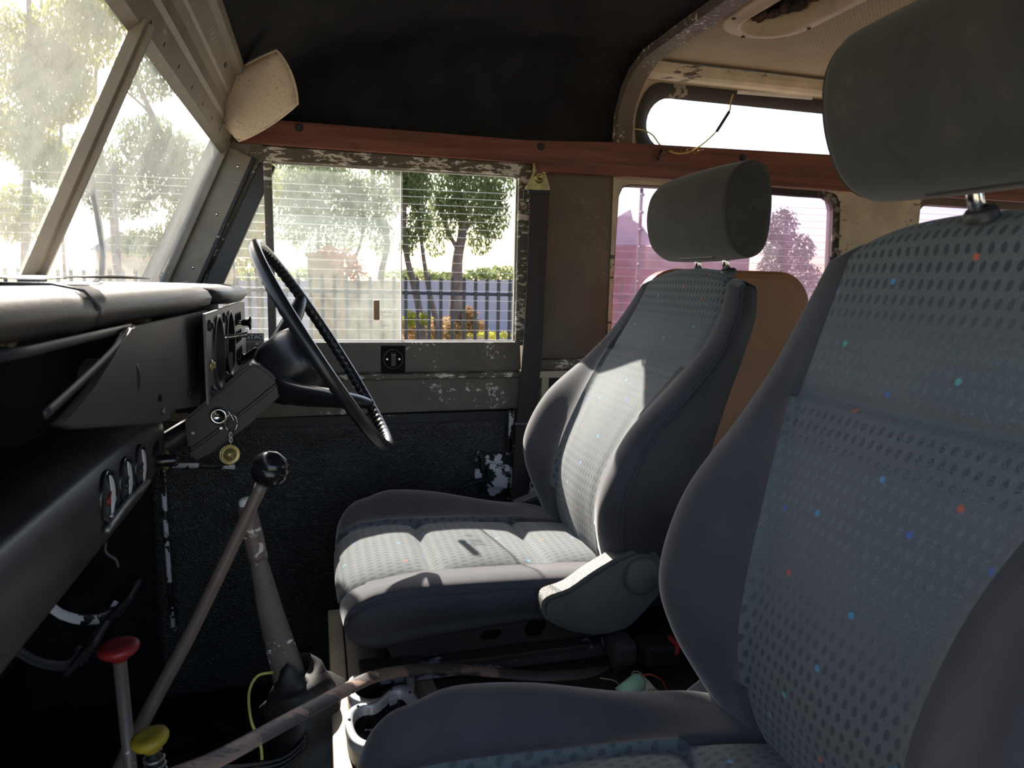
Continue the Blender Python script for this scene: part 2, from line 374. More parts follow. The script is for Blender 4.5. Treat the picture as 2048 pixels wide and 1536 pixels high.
# outdoors
def leafmat(name, c1, c2, tw=0.5):
    t = NT(name); t.N.remove(t.b); f = t.noise(1.5, 3)
    c = t.ramp(f, [(0.3, c1), (0.7, c2)])
    d = t.n('BsdfDiffuse'); tl = t.n('BsdfTranslucent'); m = t.n('MixShader'); m.inputs[0].default_value = tw
    t.l(c, d.inputs[0]); t.l(c, tl.inputs[0]); t.l(d.outputs[0], m.inputs[1]); t.l(tl.outputs[0], m.inputs[2]); t.l(m.outputs[0], t.out.inputs['Surface']); return t.m
M['leaf'] = leafmat('gum_leaves', (0.10, 0.135, 0.055), (0.20, 0.235, 0.105))
M['leaf_yellow'] = leafmat('yellow_green_leaves', (0.22, 0.25, 0.04), (0.42, 0.38, 0.08))
M['leaf_dark'] = leafmat('dark_leaves', (0.04, 0.07, 0.02), (0.09, 0.11, 0.045), 0.3)
M['leaf_dry'] = leafmat('dry_brown_leaves', (0.22, 0.13, 0.06), (0.36, 0.24, 0.11))
M['leaf_red'] = leafmat('red_flowers', (0.5, 0.10, 0.06), (0.6, 0.25, 0.15))
M['bark'] = simple('bark', (0.14, 0.10, 0.085), 0.9, var=0.4, scale=6)
M['wall_out'] = simple('lilac_plaster', (0.34, 0.31, 0.37), 0.9, var=0.06, scale=2)
M['fence'] = simple('fence_black', (0.03, 0.03, 0.035), 0.5, 0.3)
M['wire'] = simple('fence_wire', (0.5, 0.48, 0.44), 0.35, 0.3, var=0.02)
M['stone'] = simple('tan_stone', (0.36, 0.24, 0.14), 0.9, var=0.25, scale=6)
M['ground'] = simple('dusty_ground', (0.30, 0.26, 0.19), 0.95, var=0.3, scale=1.5)
M['grass'] = simple('dry_grass', (0.55, 0.50, 0.18), 0.95, var=0.3, scale=5)
M['redwall'] = simple('red_brick_building', (0.24, 0.04, 0.03), 0.9, var=0.2, scale=4)
M['pinkroof'] = simple('pink_gable', (0.55, 0.42, 0.42), 0.9, var=0.05)
M['bodypaint'] = simple('dusty_body_paint', (0.42, 0.38, 0.28), 0.5, var=0.15, scale=5)
M['paper'] = simple('paper', (0.70, 0.62, 0.55), 0.8, var=0.05)

# ---------------------------------------------------------------- the vehicle's shell
YF, YN = 1.60, -0.02          # inner faces of the driver's side and the (open) passenger side
# front floor, seat-box step, rear floor, outside ground come as separate structure
box('floor', (-0.62, YN, -0.97), (3.0, YF + .06, -0.93), M['floor'], kind='structure')
o = box('trim_1', (-0.64, YN, -0.97), (-0.60, YF + .06, -0.09), M['dark'], kind='structure')   # bulkhead
# transmission tunnel in the middle of the footwell
bm = bmesh.new(); tp = [(-.6, .64, .96, -.68), (-.45, .66, .94, -.72), (-.2, .68, .92, -.80), (0.03, .70, .90, -.84)]
rings = []
for X, y0, y1, zt in tp:
    rings.append([bm.verts.new(p) for p in ((X, y0 - .06, -.93), (X, y0 + .0, zt - .05), (X, y0 + .05, zt), (X, y1 - .05, zt), (X, y1, zt - .05), (X, y1 + .06, -.93))])
for i in range(3):
    for k in range(5): bm.faces.new((rings[i][k], rings[i][k + 1], rings[i + 1][k + 1], rings[i + 1][k]))
bm_link('trim_2', bm, M['floor'], kind='structure')

# driver's side body panel with door opening and rear windows
win2 = [(at(p[0], p[1], Y=YF).x, at(p[0], p[1], Y=YF).z) for p in ((1262, 371), (1245, 376), (1238, 392), (1232, 480), (1225, 600), (1222, 700), (1235, 712), (1400, 712), (1640, 712), (1662, 700), (1666, 560), (1672, 420), (1668, 400), (1655, 391))]
win3 = rrect(1.60, 2.4, -.22, .235, .03)
doorhole = [(-.34, -.9), (-.34, -.05), (-.325, -.02), (-.165, .268), (.478, .268), (.478, -.9)]
plate('wall_right', xz([(-.60, -.96), (-.60, -.04), (-.36, -.04), (-.19, .30), (3.0, .30), (3.0, -.96)], YF), [xz(doorhole, YF), xz(win2, YF), xz(win3, YF)], (0, .035, 0), M['crackle'], kind='structure')
# cream lining around the rear window, on top of the brown body panel
wx = [p[0] for p in win2]
lin = [(wx[3] - .012, .262), (wx[3] - .012, .225), (.690, -.25), (.72, -.25)]
lin_out = [(at(1226, 355, Y=YF).x, .262), (at(1213, 700, Y=YF).x, -.22), (1.60, -.22), (1.60, .262)]
plate('trim_3', xz(lin_out, YF - .004), [xz([(x + (.003 if x > 1 else -.003), z + (.003 if z > 0 else -.003)) for x, z in win2], YF - .004)], (0, .003, 0), M['cream_worn'], kind='structure')
wn = empty('window_3', (.7, YF, 0), kind='structure')
plate('pane', xz(win2, YF + .020), [], (0, .004, 0), M['pane_purple'], wn)
# rubber along its rear and upper edge
sealp = [at(p[0], p[1], Y=YF - .002) for p in ((1500, 379), (1580, 385), (1655, 391), (1669, 402), (1672, 430), (1667, 560), (1664, 690))]
bm = bmesh.new(); add_tube(bm, spline(sealp, 5), .010, 8); bm_link('seal', bm, M['rubber'], wn, smooth=True)
wn = empty('window_4', (2, YF, 0), kind='structure'); plate('pane', xz(win3, YF + .02), [], (0, .004, 0), M['pane_purple'], wn)
# cream waist ledge and dark lower body behind the door
o = box('trim_4', (.482, YF - .035, -.205), (2.9, YF - .002, -.180), M['brown_edge'], kind='structure', bevel=.003)
o = box('trim_5', (.482, YF - .05, -.222), (2.9, YF - .002, -.206), M['cream_worn'], kind='structure', bevel=.002)
box('trim_6', (.51, YF - .045, -.60), (.528, YF - .004, -.222), M['cream_worn'], kind='structure', bevel=.002)
box('trim_7', (.53, YF - .012, -.95), (2.9, YF - .002, -.222), M['blackchip'], kind='structure')

box('trim_13', (-.60, YF - .01, -.93), (-.345, YF - .002, -.10), M['floor'], kind='structure')
# passenger side: same body, door standing open (the camera looks in through the opening)
plate('wall_left', xz([(-.60, -.96), (-.60, -.04), (-.36, -.04), (-.19, .30), (3.0, .30), (3.0, -.96)], YN - .035),
      [xz([(-.34, -.9), (-.34, -.05), (-.165, .268), (.56, .268), (.56, -.9)], YN - .035), xz(rrect(.75, 1.4, -.22, .235, .03), YN - .035), xz(rrect(1.60, 2.4, -.22, .235, .03), YN - .035)],
      (0, .035, 0), M['cream'], kind='structure')
wl = empty('window_5', (1, YN, 0), kind='structure'); plate('pane', xz(rrect(.75, 1.4, -.22, .235, .03), YN - .02), [], (0, .004, 0), M['pane_clear'], wl)
wl = empty('window_6', (2, YN, 0), kind='structure'); plate('pane', xz(rrect(1.6, 2.4, -.22, .235, .03), YN - .02), [], (0, .004, 0), M['pane_clear'], wl)
# rear end with its door window
plate('wall_back', [V((2.98, y, z)) for y, z in ((YN, -.96), (YF, -.96), (YF, .56), (YN, .56))], [[V((2.98, y, z)) for y, z in ((.3, -.2), (1.3, -.2), (1.3, .3), (.3, .3))]], (.03, 0, 0), M['cream'], kind='structure')

# ---- roof
YC = 0.79
def roofprof(zt, yw=1.668, z0=.30, drop=0.0):
    P = [(yw + .004, z0), (yw, z0 + (zt - z0) * .50), (yw - .035, z0 + (zt - z0) * .74), (yw - .08, z0 + (zt - z0) * .89), (yw - .15, zt - .004), (yw - .30, zt), (YC + .2, zt + .004)]
    full = P + [(2 * YC - y, z) for y, z in reversed(P)]
    return full
def sheet(name, secs, th, mat, **k):
    """roof skin: sections (X, [(y,z)...]) joined; thickness th outward (up)"""
    bm = bmesh.new(); R = []
    for X, P in secs:
        R.append([bm.verts.new((X, y, z)) for y, z in P])
    for i in range(len(R) - 1):
        for j in range(len(R[0]) - 1): bm.faces.new((R[i][j], R[i][j + 1], R[i + 1][j + 1], R[i + 1][j]))
    bmesh.ops.recalc_face_normals(bm, faces=bm.faces)
    me = bpy.data.meshes.new(name); bm.to_mesh(me); bm.free()
    o = link(name, me, mat, smooth=True, **k)
    m = o.modifiers.new('thickness', 'SOLIDIFY'); m.thickness = th; m.offset = 0
    return o
front = [(-.125, .345), (-.10, .37), (-.05, .41), (.02, .45), (.12, .49), (.30, .512), (.50, .522), (.735, .526)]
sheet('ceiling', [(x, [(y, z) for y, z in roofprof(zt, yw=1.62 + .048 * min(1, (x + .125) / .5), z0=.30)]) for x, zt in front], .006, M['felt'], kind='structure')
# outer tin roof over everything
sheet('trim_8', [(x, roofprof(zt + .02, yw=1.70)) for x, zt in [(-.15, .35), (.0, .46), (.3, .53), (.74, .545)]], .003, M['white'], kind='structure')
sheet('trim_12', [(x, [(1.66, .512), (1.60, .535), (1.45, .55), (YC, .56), (.13, .55), (-.02, .535), (-.08, .512)]) for x in (.735, 3.02)], .003, M['white'], kind='structure')
# hoop where the front roof meets the hard top
def hoop(x0, x1, inset, name, mat):
    bm = bmesh.new(); P0 = roofprof(.527); P = []
    pts = [V((0, y, z)) for y, z in P0]; pts = spline(pts, 6)
    outer, inner = [], []
    for i, p in enumerate(pts):
        t_ = (pts[min(i + 1, len(pts) - 1)] - pts[max(i - 1, 0)]).normalized(); nn = V((0, t_.z, -t_.y)); c = V((0, YC, .0))
        if nn.dot(c - p) < 0: nn = -nn
        outer.append(p); inner.append(p + nn * inset)
    R = []
    for i in range(len(pts)):
        a, b = outer[i], inner[i]
        R.append([bm.verts.new(q) for q in ((x0, a.y, a.z), (x0 + .006, b.y, b.z), (x1 - .006, b.y, b.z), (x1, a.y, a.z))])
    for i in range(len(R) - 1):
        for k in range(3): bm.faces.new((R[i][k], R[i][k + 1], R[i + 1][k + 1], R[i + 1][k]))
    return bm_link(name, bm, mat, smooth=False, kind='structure')
hoop(.712, .765, .022, 'trim_9', M['brown_hoop'] if 'brown_hoop' in M else M['brown'])

# hard-top side with the oval roof-side window; (x, h) along an inclined plane
hA = V((0, 1.672, .262)); hB = V((0, 1.628, .505)); hN = V((0, .984, .178))
def hs(x, h): return V((x, hA.y + (hB.y - hA.y) * h, hA.z + (hB.z - hA.z) * h))
def oval(x0, x1, h0, h1, n=12):
    r = (h1 - h0) / 2; hc = (h0 + h1) / 2; rx = r * .25; out = []
    for i in range(n + 1):
        a = math.radians(-90 + 180 * i / n); out.append((x1 - .055 + .055 * math.cos(a), hc + r * math.sin(a)))
    for i in range(n + 1):
        a = math.radians(90 + 180 * i / n); out.append((x0 + .055 + .055 * math.cos(a), hc + r * math.sin(a)))
    return out
ov = oval(.800, 1.72, .33, .80); ov2 = oval(.775, 1.745, .25, .90); ov3 = oval(1.95, 2.8, .33, .80)
plate('wall_right_upper', [hs(.758, 0), hs(3.0, 0), hs(3.0, 1), hs(.758, 1)], [[hs(x, h) for x, h in ov2], [hs(x, h) for x, h in ov3]], hN * .006, M['cream'], kind='structure')
wa = empty('window_7', hs(1.2, .5), kind='structure')
bm = bmesh.new()
A = [hs(x, h) + hN * -.003 for x, h in ov2]; B = [hs(x, h) + hN * .014 for x, h in ov]
A0 = [hs(x, h) + hN * -.004 for x, h in oval(.762, 1.758, .20, .93)]; v0 = [bm.verts.new(p) for p in A0]
va = [bm.verts.new(p) for p in A]; vb = [bm.verts.new(p) for p in B]; vc = [bm.verts.new(p + hN * .01) for p in B]
for i in range(len(A)):
    j = (i + 1) % len(A); bm.faces.new((v0[i], v0[j], va[j], va[i])); bm.faces.new((va[i], va[j], vb[j], vb[i])); bm.faces.new((vb[i], vb[j], vc[j], vc[i]))
bm_link('rubber_surround', bm, M['rubber'], wa, smooth=True)
plate('pane', [hs(x, h) + hN * .016 for x, h in ov], [], hN * .003, M['pane_clear'], wa)
wa = empty('window_8', hs(2.4, .5), kind='structure'); plate('pane', [hs(x, h) + hN * .002 for x, h in ov3], [], hN * .003, M['pane_clear'], wa)
plate('wall_left_upper', [V((p.x, 2 * YC - p.y, p.z)) for p in (hs(.735, 0), hs(3.0, 0), hs(3.0, 1), hs(.735, 1))], [[V((hs(x, h).x, 2 * YC - hs(x, h).y, hs(x, h).z)) for x, h in oval(.8, 1.72, .33, .8)]], (0, -.006, 0), M['cream'], kind='structure')
# cream gutter moulding above the oval window
bm = bmesh.new(); pr = [(1.640, .494), (1.606, .487), (1.590, .489), (1.578, .494), (1.566, .503), (1.56, .513), (1.64, .513)]
R = [[bm.verts.new((x, y, z)) for y, z in pr] for x in (.762, 3.0)]
for k in range(len(pr)): bm.faces.new((R[0][k], R[0][(k + 1) % len(pr)], R[1][(k + 1) % len(pr)], R[1][k]))
bm.faces.new(R[0]); bm.faces.new(R[1][::-1]); bm_link('trim_10', bm, M['cream_worn'], kind='structure', smooth=False)
# perforated headliner of the hard top, with an oval hole for the vent
hx0, hx1, hy0, hy1 = .775, .965, .80, 1.36
rr = rrect(hx0 + .02, hx1 - .02, hy0 + .02, hy1 - .02, .07)
plate('ceiling_rear', [V((x, y, .520)) for x, y in ((.760, .02), (3.0, .02), (3.0, 1.575), (.760, 1.575))], [[V((x, y, .520)) for x, y in rr]], (0, 0, .004), M['perf'], kind='structure')
box('trim_11', (.745, .0, .505), (3.0, .03, .512), M['cream'], kind='structure')

# roof vent: moulded cream ring round a rusted hole
rv = empty('roof_vent', (.87, 1.08, .52), 'oval cream moulded roof vent ring around a rusted hole in the ceiling', 'roof vent')
bm = bmesh.new(); prof = [(-.000, 0, .0), (-.004, .006, 0), (-.004, .020, 0), (-.010, .028, 0), (-.008, .034, 0), (.010, .042, 0)]
loops = []
for dz, ins, _ in [(0.0, 0, 0), (-.006, .002, 0), (-.008, .006, 0), (-.007, .024, 0), (-.012, .030, 0), (-.010, .036, 0), (.012, .044, 0), (.03, .046, 0)]:
    L = rrect(hx0 + ins, hx1 - ins, hy0 + ins, hy1 - ins, max(.088 - ins, .02), 8)
    loops.append([bm.verts.new((x, y, .519 + dz)) for x, y in L])
for i in range(len(loops) - 1):
    n_ = len(loops[0])
    for k in range(n_): bm.faces.new((loops[i][k], loops[i][(k + 1) % n_], loops[i + 1][(k + 1) % n_], loops[i + 1][k]))
bm_link('ring', bm, M['cream'], rv, smooth=True)
plate('rusted_backing', [V((x, y, .548)) for x, y in rrect(hx0 + .03, hx1 - .03, hy0 + .03, hy1 - .03, .05)], [], (0, 0, .003), M['rust'], rv)
bm = bmesh.new()
for i in range(46):   # flaking foam and debris around the hole
    a = random.random() * 6.28; c = V((.87 + .062 * math.cos(a) * random.uniform(.7, 1), 1.08 + .245 * math.sin(a) * random.uniform(.8, 1), .532 + random.random() * .012))
    bmesh.ops.create_icosphere(bm, subdivisions=1, radius=random.uniform(.006, .016), matrix=Matrix.Translation(c) @ Matrix.Diagonal((1, 1.6, .6, 1)))
bm_link('crumbling_foam', bm, M['rust'], rv, kind='stuff')
for (x, y) in ((.785, 1.27), (.86, 1.352), (.955, 1.27), (.958, 1.1), (.783, 1.0), (.957, .92)):
    lathe('screw', [(0, 0), (0, .004), (.002, .004), (.002, 0)], (x, y, .5095), (0, 0, 1), M['rubber'], rv, seg=10)

# ---- red wooden rail along the driver's side
rail = empty('wooden_rail', (1.2, 1.56, .29), 'long red stained wooden rail above the windows on the far side', 'rail')
rp = [(-.15, .268), (.483, .266), (.485, .249), (.68, .250), (1.25, .251), (2.95, .255), (2.95, .350), (1.9, .345), (1.25, .336), (.68, .325), (.47, .314), (-.02, .315), (-.15, .315)]
plate('plank', xz(rp, 1.555), [], (0, .022, 0), M['wood'], rail, bevel=.002)
for px, py in ((598, 255), (1082, 293), (1485, 315)):
    p = at(px, py, Y=1.555)
    b_ = lathe('bolt', [(0, 0), (0, .0095), (-.0015, .0095), (-.002, .006), (-.006, .0055), (-.006, 0)], p, (0, 1, 0), M['rubber'], rail, seg=6, smooth=False)

# ---- driver's door
dr = empty('door_1', (.1, YF, -.3), kind='structure')
Yd = YF - .004
def dpx(l, Y=Yd): return [at(x, y, Y=Y) for x, y in l]
fr_out = [(340, 690), (400, 592), (500, 296), (506, 292), (1060, 330), (1062, 340), (1045, 690)]
fr_out = [(at(x, y, Y=Yd).x, at(x, y, Y=Yd).z) for x, y in fr_out]
fr_in = [(at(x, y, Y=Yd).x, at(x, y, Y=Yd).z) for x, y in ((368, 683), (395, 592), (518, 328), (524, 323), (545, 323), (1030, 351), (1036, 356), (1029, 683))]
plate('window_frame', xz(fr_out, Yd - .012), [xz(fr_in, Yd - .012)], (0, .028, 0), M['brown_edge'], dr, bevel=.003)
# inner step of the frame, paler bead round the glass
def inset(l, d):
    n = len(l); out = []
    for i in range(n):
        a, b, c = V((*l[i - 1], 0)), V((*l[i], 0)), V((*l[(i + 1) % n], 0))
        t1 = (b - a).normalized(); t2 = (c - b).normalized(); n1 = V((t1.y, -t1.x, 0)); n2 = V((t2.y, -t2.x, 0)); m = (n1 + n2).normalized()
        out.append(((b + m * d).x, (b + m * d).y))
    return out
plate('channel', xz(inset(fr_in, -.003), Yd + .004), [xz(inset(fr_in, .0035), Yd + .004)], (0, .010, 0), M['steel'], dr)
dv0, dv1 = at(534, 322, Y=Yd), at(545, 684, Y=Yd)
bm = bmesh.new(); add_box(bm, (dv0 + dv1) / 2 + V((.001, -.004, 0)), (.0165, .02, (dv0 - dv1).length), Matrix.Rotation(math.atan2(dv0.x - dv1.x, dv0.z - dv1.z), 3, 'Y')); bevel_all(bm, .003)
bm_link('divider_bar', bm, M['brown_edge'], dr)
zb = at(700, 684, Y=Yd).z; zm = at(700, 748, Y=Yd).z; zl = at(700, 826, Y=Yd).z
plate('sill_panel', xz([(-.32, zb), (.462, zb), (.466, zm + .004), (-.34, zm + .004)], Yd - .018), [], (0, .03, 0), M['brown'], dr, bevel=.003)
box('ledge', (-.34, Yd - .040, zm - .008), (.468, Yd + .01, zm + .003), M['brown_edge'], dr, bevel=.0025)
plate('waist_panel', xz([(-.34, zm - .008), (.462, zm - .008), (.458, zl + .006), (-.34, zl - .002)], Yd - .030), [], (0, .03, 0), M['brown'], dr, bevel=.003)
box('black_rail', (-.34, Yd - .024, zl - .030), (.455, Yd, zl - .001), M['blackchip'], dr, bevel=.003)
# quilted vinyl door card: a slightly wavy sheet
bm = bmesh.new(); nx, nz = 60, 44; R = []
from mathutils import noise as mnoise
for i in range(nx + 1):
    col_ = []
    for j in range(nz + 1):
        x = -.34 + .775 * i / nx; z = -.92 + (zl - .022 + .012 * (1 - (i / nx)) * 0 + .92) * j / nz
        d = mnoise.noise(V((x * 6, 1, z * 6))) * .006 + mnoise.noise(V((x * 20, 3, z * 26))) * .0015
        col_.append(bm.verts.new((x, Yd - .022 + d, z)))
    R.append(col_)
for i in range(nx):
    for j in range(nz): bm.faces.new((R[i][j], R[i + 1][j], R[i + 1][j + 1], R[i][j + 1]))
oc = bm_link('vinyl_card', bm, M['doorvinyl'], dr, smooth=True); md = oc.modifiers.new('thickness', 'SOLIDIFY'); md.thickness = .012; md.offset = 0
box('door_skin', (-.34, Yd + .012, -.93), (.47, Yd + .03, zb), M['bodypaint'], dr)
# chipped edge post at the rear of the door
box('edge_post', (.446, Yd - .026, -.92), (.474, Yd + .01, zm - .008), M['blackwhite'] if False else M['blackchip'], dr, bevel=.002)
box('chipped_edge', (.436, Yd - .03, zl - .07), (.448, Yd - .005, zl + .0), M['blackwhite'], dr, bevel=.003)
# window lock plate on the sill
lk = at(786, 718, Y=Yd - .018)
lo_ = empty('window_catch', lk, 'square black window catch with two screws below the side window', 'catch')
plate('plate', xz(rrect(lk.x - .027, lk.x + .027, lk.z - .030, lk.z + .030, .003), lk.y), [], (0, -.003, 0), M['dark'], lo_, bevel=.001)
lathe('dished_ring', [(0, .023), (-.003, .0225), (-.003, .020), (0, .019)], (lk.x, lk.y - .003, lk.z), (0, 1, 0), M['black'], lo_)
box('slider', (lk.x - .006, lk.y - .012, lk.z - .016), (lk.x + .006, lk.y - .003, lk.z + .015), M['black'], lo_, bevel=.002)
box('slider_grip', (lk.x - .006, lk.y - .016, lk.z + .008), (lk.x + .006, lk.y - .010, lk.z + .013), M['gloss'], lo_, bevel=.001)
for sx in (-.0135, .0135): lathe('screw', [(0, 0), (0, .0032), (-.002, .0030), (-.002, .0012), (-.001, 0)], (lk.x + sx, lk.y - .003, lk.z), (0, 1, 0), M['chrome'], lo_, seg=12)
# glass: fixed quarter pane, slid-forward dusty pane; the rear half of the opening stands open
qx = [(at(x, y, Y=Yd + .008).x, at(x, y, Y=Yd + .008).z) for x, y in ((368, 684), (395, 590), (518, 326), (535, 324), (541, 684))]
plate('quarter_pane', xz(qx, Yd + .008), [], (0, .003, 0), M['pane_quarter'], dr)
sx_ = [(at(x, y, Y=Yd + .006).x, at(x, y, Y=Yd + .006).z) for x, y in ((545, 684), (541, 322), (805, 338), (804, 684))]
sp = plate('sliding_pane', xz(sx_, Yd + .006), [], (0, .004, 0), M['pane_dirty'], dr)
a, b = at(804, 341, Y=Yd + .004), at(803, 682, Y=Yd + .004)
box('pane_edge', (b.x - .001, a.y - .001, b.z), (b.x + .0012, a.y + .005, a.z), M['white'], sp)
p = at(753, 620, Y=Yd)
box('finger_grip', (p.x - .0065, Yd - .006, p.z - .022), (p.x + .0065, Yd + .004, p.z + .022), simple('amber_grip', (.30, .15, .06), .4), sp, bevel=.002)
q = at(772, 632, Y=Yd + .004)
text_mesh('etched_mark', 'Triplex', .008, (q.x, q.y, q.z), (1, 0, 0), (0, 0, 1), M['white'], sp)
text_mesh('etched_mark', 'XXXX', .009, (q.x, q.y, q.z + .009), (1, 0, 0), (0, 0, 1), M['white'], sp)
text_mesh('etched_mark', 'LAMINATED', .004, (q.x, q.y, q.z - .006), (1, 0, 0), (0, 0, 1), M['white'], sp)
text_mesh('etched_mark', 'AAA', .008, (q.x, q.y, q.z - .021), (1, 0, 0), (0, 0, 1), M['white'], sp)
# sticker read from outside, so mirrored from in here
st = at(512, 674, Y=Yd + .006)
sk = empty('window_sticker', st, 'small dark sticker with mirrored white lettering low in the quarter window', 'sticker')
box('film', (st.x - .026, st.y, st.z - .0085), (st.x + .016, st.y + .001, st.z + .0085), simple('sticker_grey', (.10, .10, .10), .6), sk)
text_mesh('lettering', 'DATA', .0135, (st.x - .003, st.y - .0008, st.z), (-1, 0, 0), (0, 0, 1), M['white'], sk)

# ---------------------------------------------------------------- windscreen
ws = empty('window_1', (-.24, YC, .1), kind='structure')
def wp(s, y, off=0.0):
    """point on the screen plane: s=0 at the bottom edge, 1 at the top of the glass; off = towards the cabin"""
    b = V((-.303, y, -.045)); t_ = V((-.170, y, .250)); n = V((.912, 0, -.411)); return b + (t_ - b) * s + n * off
YD = .845
for k, (y0, y1) in enumerate(((.05, YD), (YD, 1.562))):
    plate('pane', [wp(0, y0, -.012), wp(0, y1, -.012), wp(1.02, y1, -.012), wp(1.02, y0, -.012)], [], V((.912, 0, -.411)) * .004, M['screen'], ws)
# centre divider with its screws
bm = bmesh.new()
sec = [(-.016, -.004), (-.013, .006), (-.004, .007), (-.003, .012), (.003, .012), (.004, .007), (.013, .006), (.016, -.004)]
R = [[bm.verts.new(wp(s, YD + y, o_)) for y, o_ in sec] for s in (-.1, 1.03)]
for k in range(len(sec)): bm.faces.new((R[0][k], R[0][(k + 1) % 8], R[1][(k + 1) % 8], R[1][k]))
bm.faces.new(R[0]); bm.faces.new(R[1][::-1]); dvd = bm_link('divider', bm, M['green_frame'], ws)
for s in (.08, .30, .52, .74, .93):
    lathe('screw', [(0, 0), (0, .0035), (.0012, .0028), (.0012, 0)], wp(s, YD + .0085, .0062), (.912, 0, -.411), M['rubber'], dvd, seg=8)
# right-hand upright: two flanges
ax_n = V((.912, 0, -.411))
def strip(name, y0, y1, o0, o1, s0, s1, mat, par):
    bm = bmesh.new(); P = [(y0, o0), (y1, o0), (y1, o1), (y0, o1)]
    R = [[bm.verts.new(wp(s, y, o_)) for y, o_ in P] for s in (s0, s1)]
    for k in range(4): bm.faces.new((R[0][k], R[0][(k + 1) % 4], R[1][(k + 1) % 4], R[1][k]))
    bm.faces.new(R[0]); bm.faces.new(R[1][::-1]); bmesh.ops.recalc_face_normals(bm, faces=bm.faces); bevel_all(bm, .0018)
    return bm_link(name, bm, mat, par)
u1 = strip('upright_flange', 1.560, 1.592, -.012, .004, -.2, 1.06, M['green_frame'], ws)
u2 = strip('upright_channel', 1.575, 1.625, .002, .050, -.2, 1.04, M['green_frame'], ws)
for s in (.12, .52, .92): lathe('screw', [(0, 0), (0, .0045), (.0015, .0035), (.0018, 0)], wp(s, 1.567, .004), ax_n, M['steel'], u1, seg=12)
for s in (.25, .62, .95): lathe('rivet', [(0, 0), (0, .0035), (.0012, .003), (.002, 0)], wp(s, 1.575, .032), (0, -1, 0), M['chrome'], u2, seg=10)
strip('upright_edge', 1.574, 1.584, .048, .056, -.2, 1.04, M['blackchip'], ws)
strip('door_seal', 1.590, 1.606, .030, .095, -.25, 1.06, M['black'], ws)
box('corner_block', (-.20, 1.585, .235), (-.10, 1.64, .33), M['green_frame'], ws, bevel=.004)
# header: flange, sloping face with punched holes, rolled lip
bm = bmesh.new()
hp = [(-.178, .243), (-.166, .252), (-.160, .268), (-.156, .280), (-.150, .284), (-.1465, .2995), (-.140, .312), (-.136, .3145), (-.1225, .339), (-.112, .340), (-.108, .350), (-.15, .36), (-.20, .30)]
R = [[bm.verts.new((x, y, z)) for x, z in hp] for y in (-.02, 1.60)]
for k in range(len(hp)): bm.faces.new((R[0][k], R[0][(k + 1) % len(hp)], R[1][(k + 1) % len(hp)], R[1][k]))
bm.faces.new(R[0]); bm.faces.new(R[1][::-1]); hd = bm_link('header', bm, M['green_frame'], ws)
for y in (.78, .86, .93, 1.02, 1.12, 1.22, 1.32, 1.42, 1.52): lathe('screw', [(0, 0), (0, .004), (.0012, .003), (.0016, 0)], (-.163, y, .2625), (.93, 0, -.37), M['rubber'], hd, seg=10)
for y in (.99, 1.01, 1.025, 1.045, 1.062): lathe('rivet', [(0, 0), (0, .0035), (.0012, .0025), (.0005, .0012), (.0005, 0)], (-.1295, y + .06, .3275), (.88, 0, -.48), M['steel'], hd, seg=12)
rbox('clip_slot', (-.130, 1.235, .327), (.004, .016, .006), Matrix.Rotation(.5, 3, 'Y'), M['rubber'], hd)

# ---- driver's sun visor (beige), hanging turned towards the corner
def visor(name, quad, thick, label, mat, n=14):
    """padded trapezoid: quad of 4 corner points, rounded outline, pillow thickness"""
    root = empty(name, sum((V(q) for q in quad), V()) / 4, label, 'sun visor')
    bm = bmesh.new(); q = [V(p) for p in quad]; nn = (q[1] - q[0]).cross(q[3] - q[0]).normalized()
    G = {}
    for side in (1, -1):
        for i in range(n + 1):
            for j in range(n + 1):
                a, b = -1 + 2 * i / n, -1 + 2 * j / n
                # squircle mapping rounds the corners
                k = .42; x = a * math.sqrt(1 - k * b * b / 2) / math.sqrt(1 - k / 2 * 0 - 0); y = b * math.sqrt(1 - k * a * a / 2)
                u_, v_ = (x + 1) / 2, (y + 1) / 2
                P = q[0] * (1 - u_) * (1 - v_) + q[1] * u_ * (1 - v_) + q[2] * u_ * v_ + q[3] * (1 - u_) * v_
                e = max(abs(a), abs(b)); h = math.sqrt(max(0, 1 - e ** 5)) * thick / 2
                G[side, i, j] = bm.verts.new(P + nn * h * side)
    for side in (1, -1):
        for i in range(n):
            for j in range(n): bm.faces.new((G[side, i, j], G[side, i + 1, j], G[side, i + 1, j + 1], G[side, i, j + 1]))
    bmesh.ops.remove_doubles(bm, verts=bm.verts, dist=.0004)
    pad = bm_link('pad', bm, mat, root, smooth=True)
    # piping round the edge
    ring = []
    N_ = 40
    per = [(-1 + 2 * t / 10, -1) for t in range(10)] + [(1, -1 + 2 * t / 10) for t in range(10)] + [(1 - 2 * t / 10, 1) for t in range(10)] + [(-1, 1 - 2 * t / 10) for t in range(10)]
    for a, b in per:
        k = .42; x = a * math.sqrt(1 - k * b * b / 2); y = b * math.sqrt(1 - k * a * a / 2); u_, v_ = (x + 1) / 2, (y + 1) / 2
        ring.append(q[0] * (1 - u_) * (1 - v_) + q[1] * u_ * (1 - v_) + q[2] * u_ * v_ + q[3] * (1 - u_) * v_)
    ring.append(ring[0]); bm = bmesh.new(); add_tube(bm, ring, .0022, 6, cap=False); bm_link('piping', bm, M['visor'], root, smooth=True)
    return root
vq = [at(408, 180, Y=1.40), at(475, 292, Y=1.46), at(606, 208, Y=1.335), at(560, 88, Y=1.27)]
vz = visor('sun_visor', vq, .026, 'beige perforated vinyl sun visor hanging at the top corner of the windscreen', M['visor'])
a = at(470, 180, Y=1.47); tube('pivot_rod', [at(520, 180, Y=1.40), a, V((-.135, a.y + .02, .33))], .005, M['rubber'], vz)
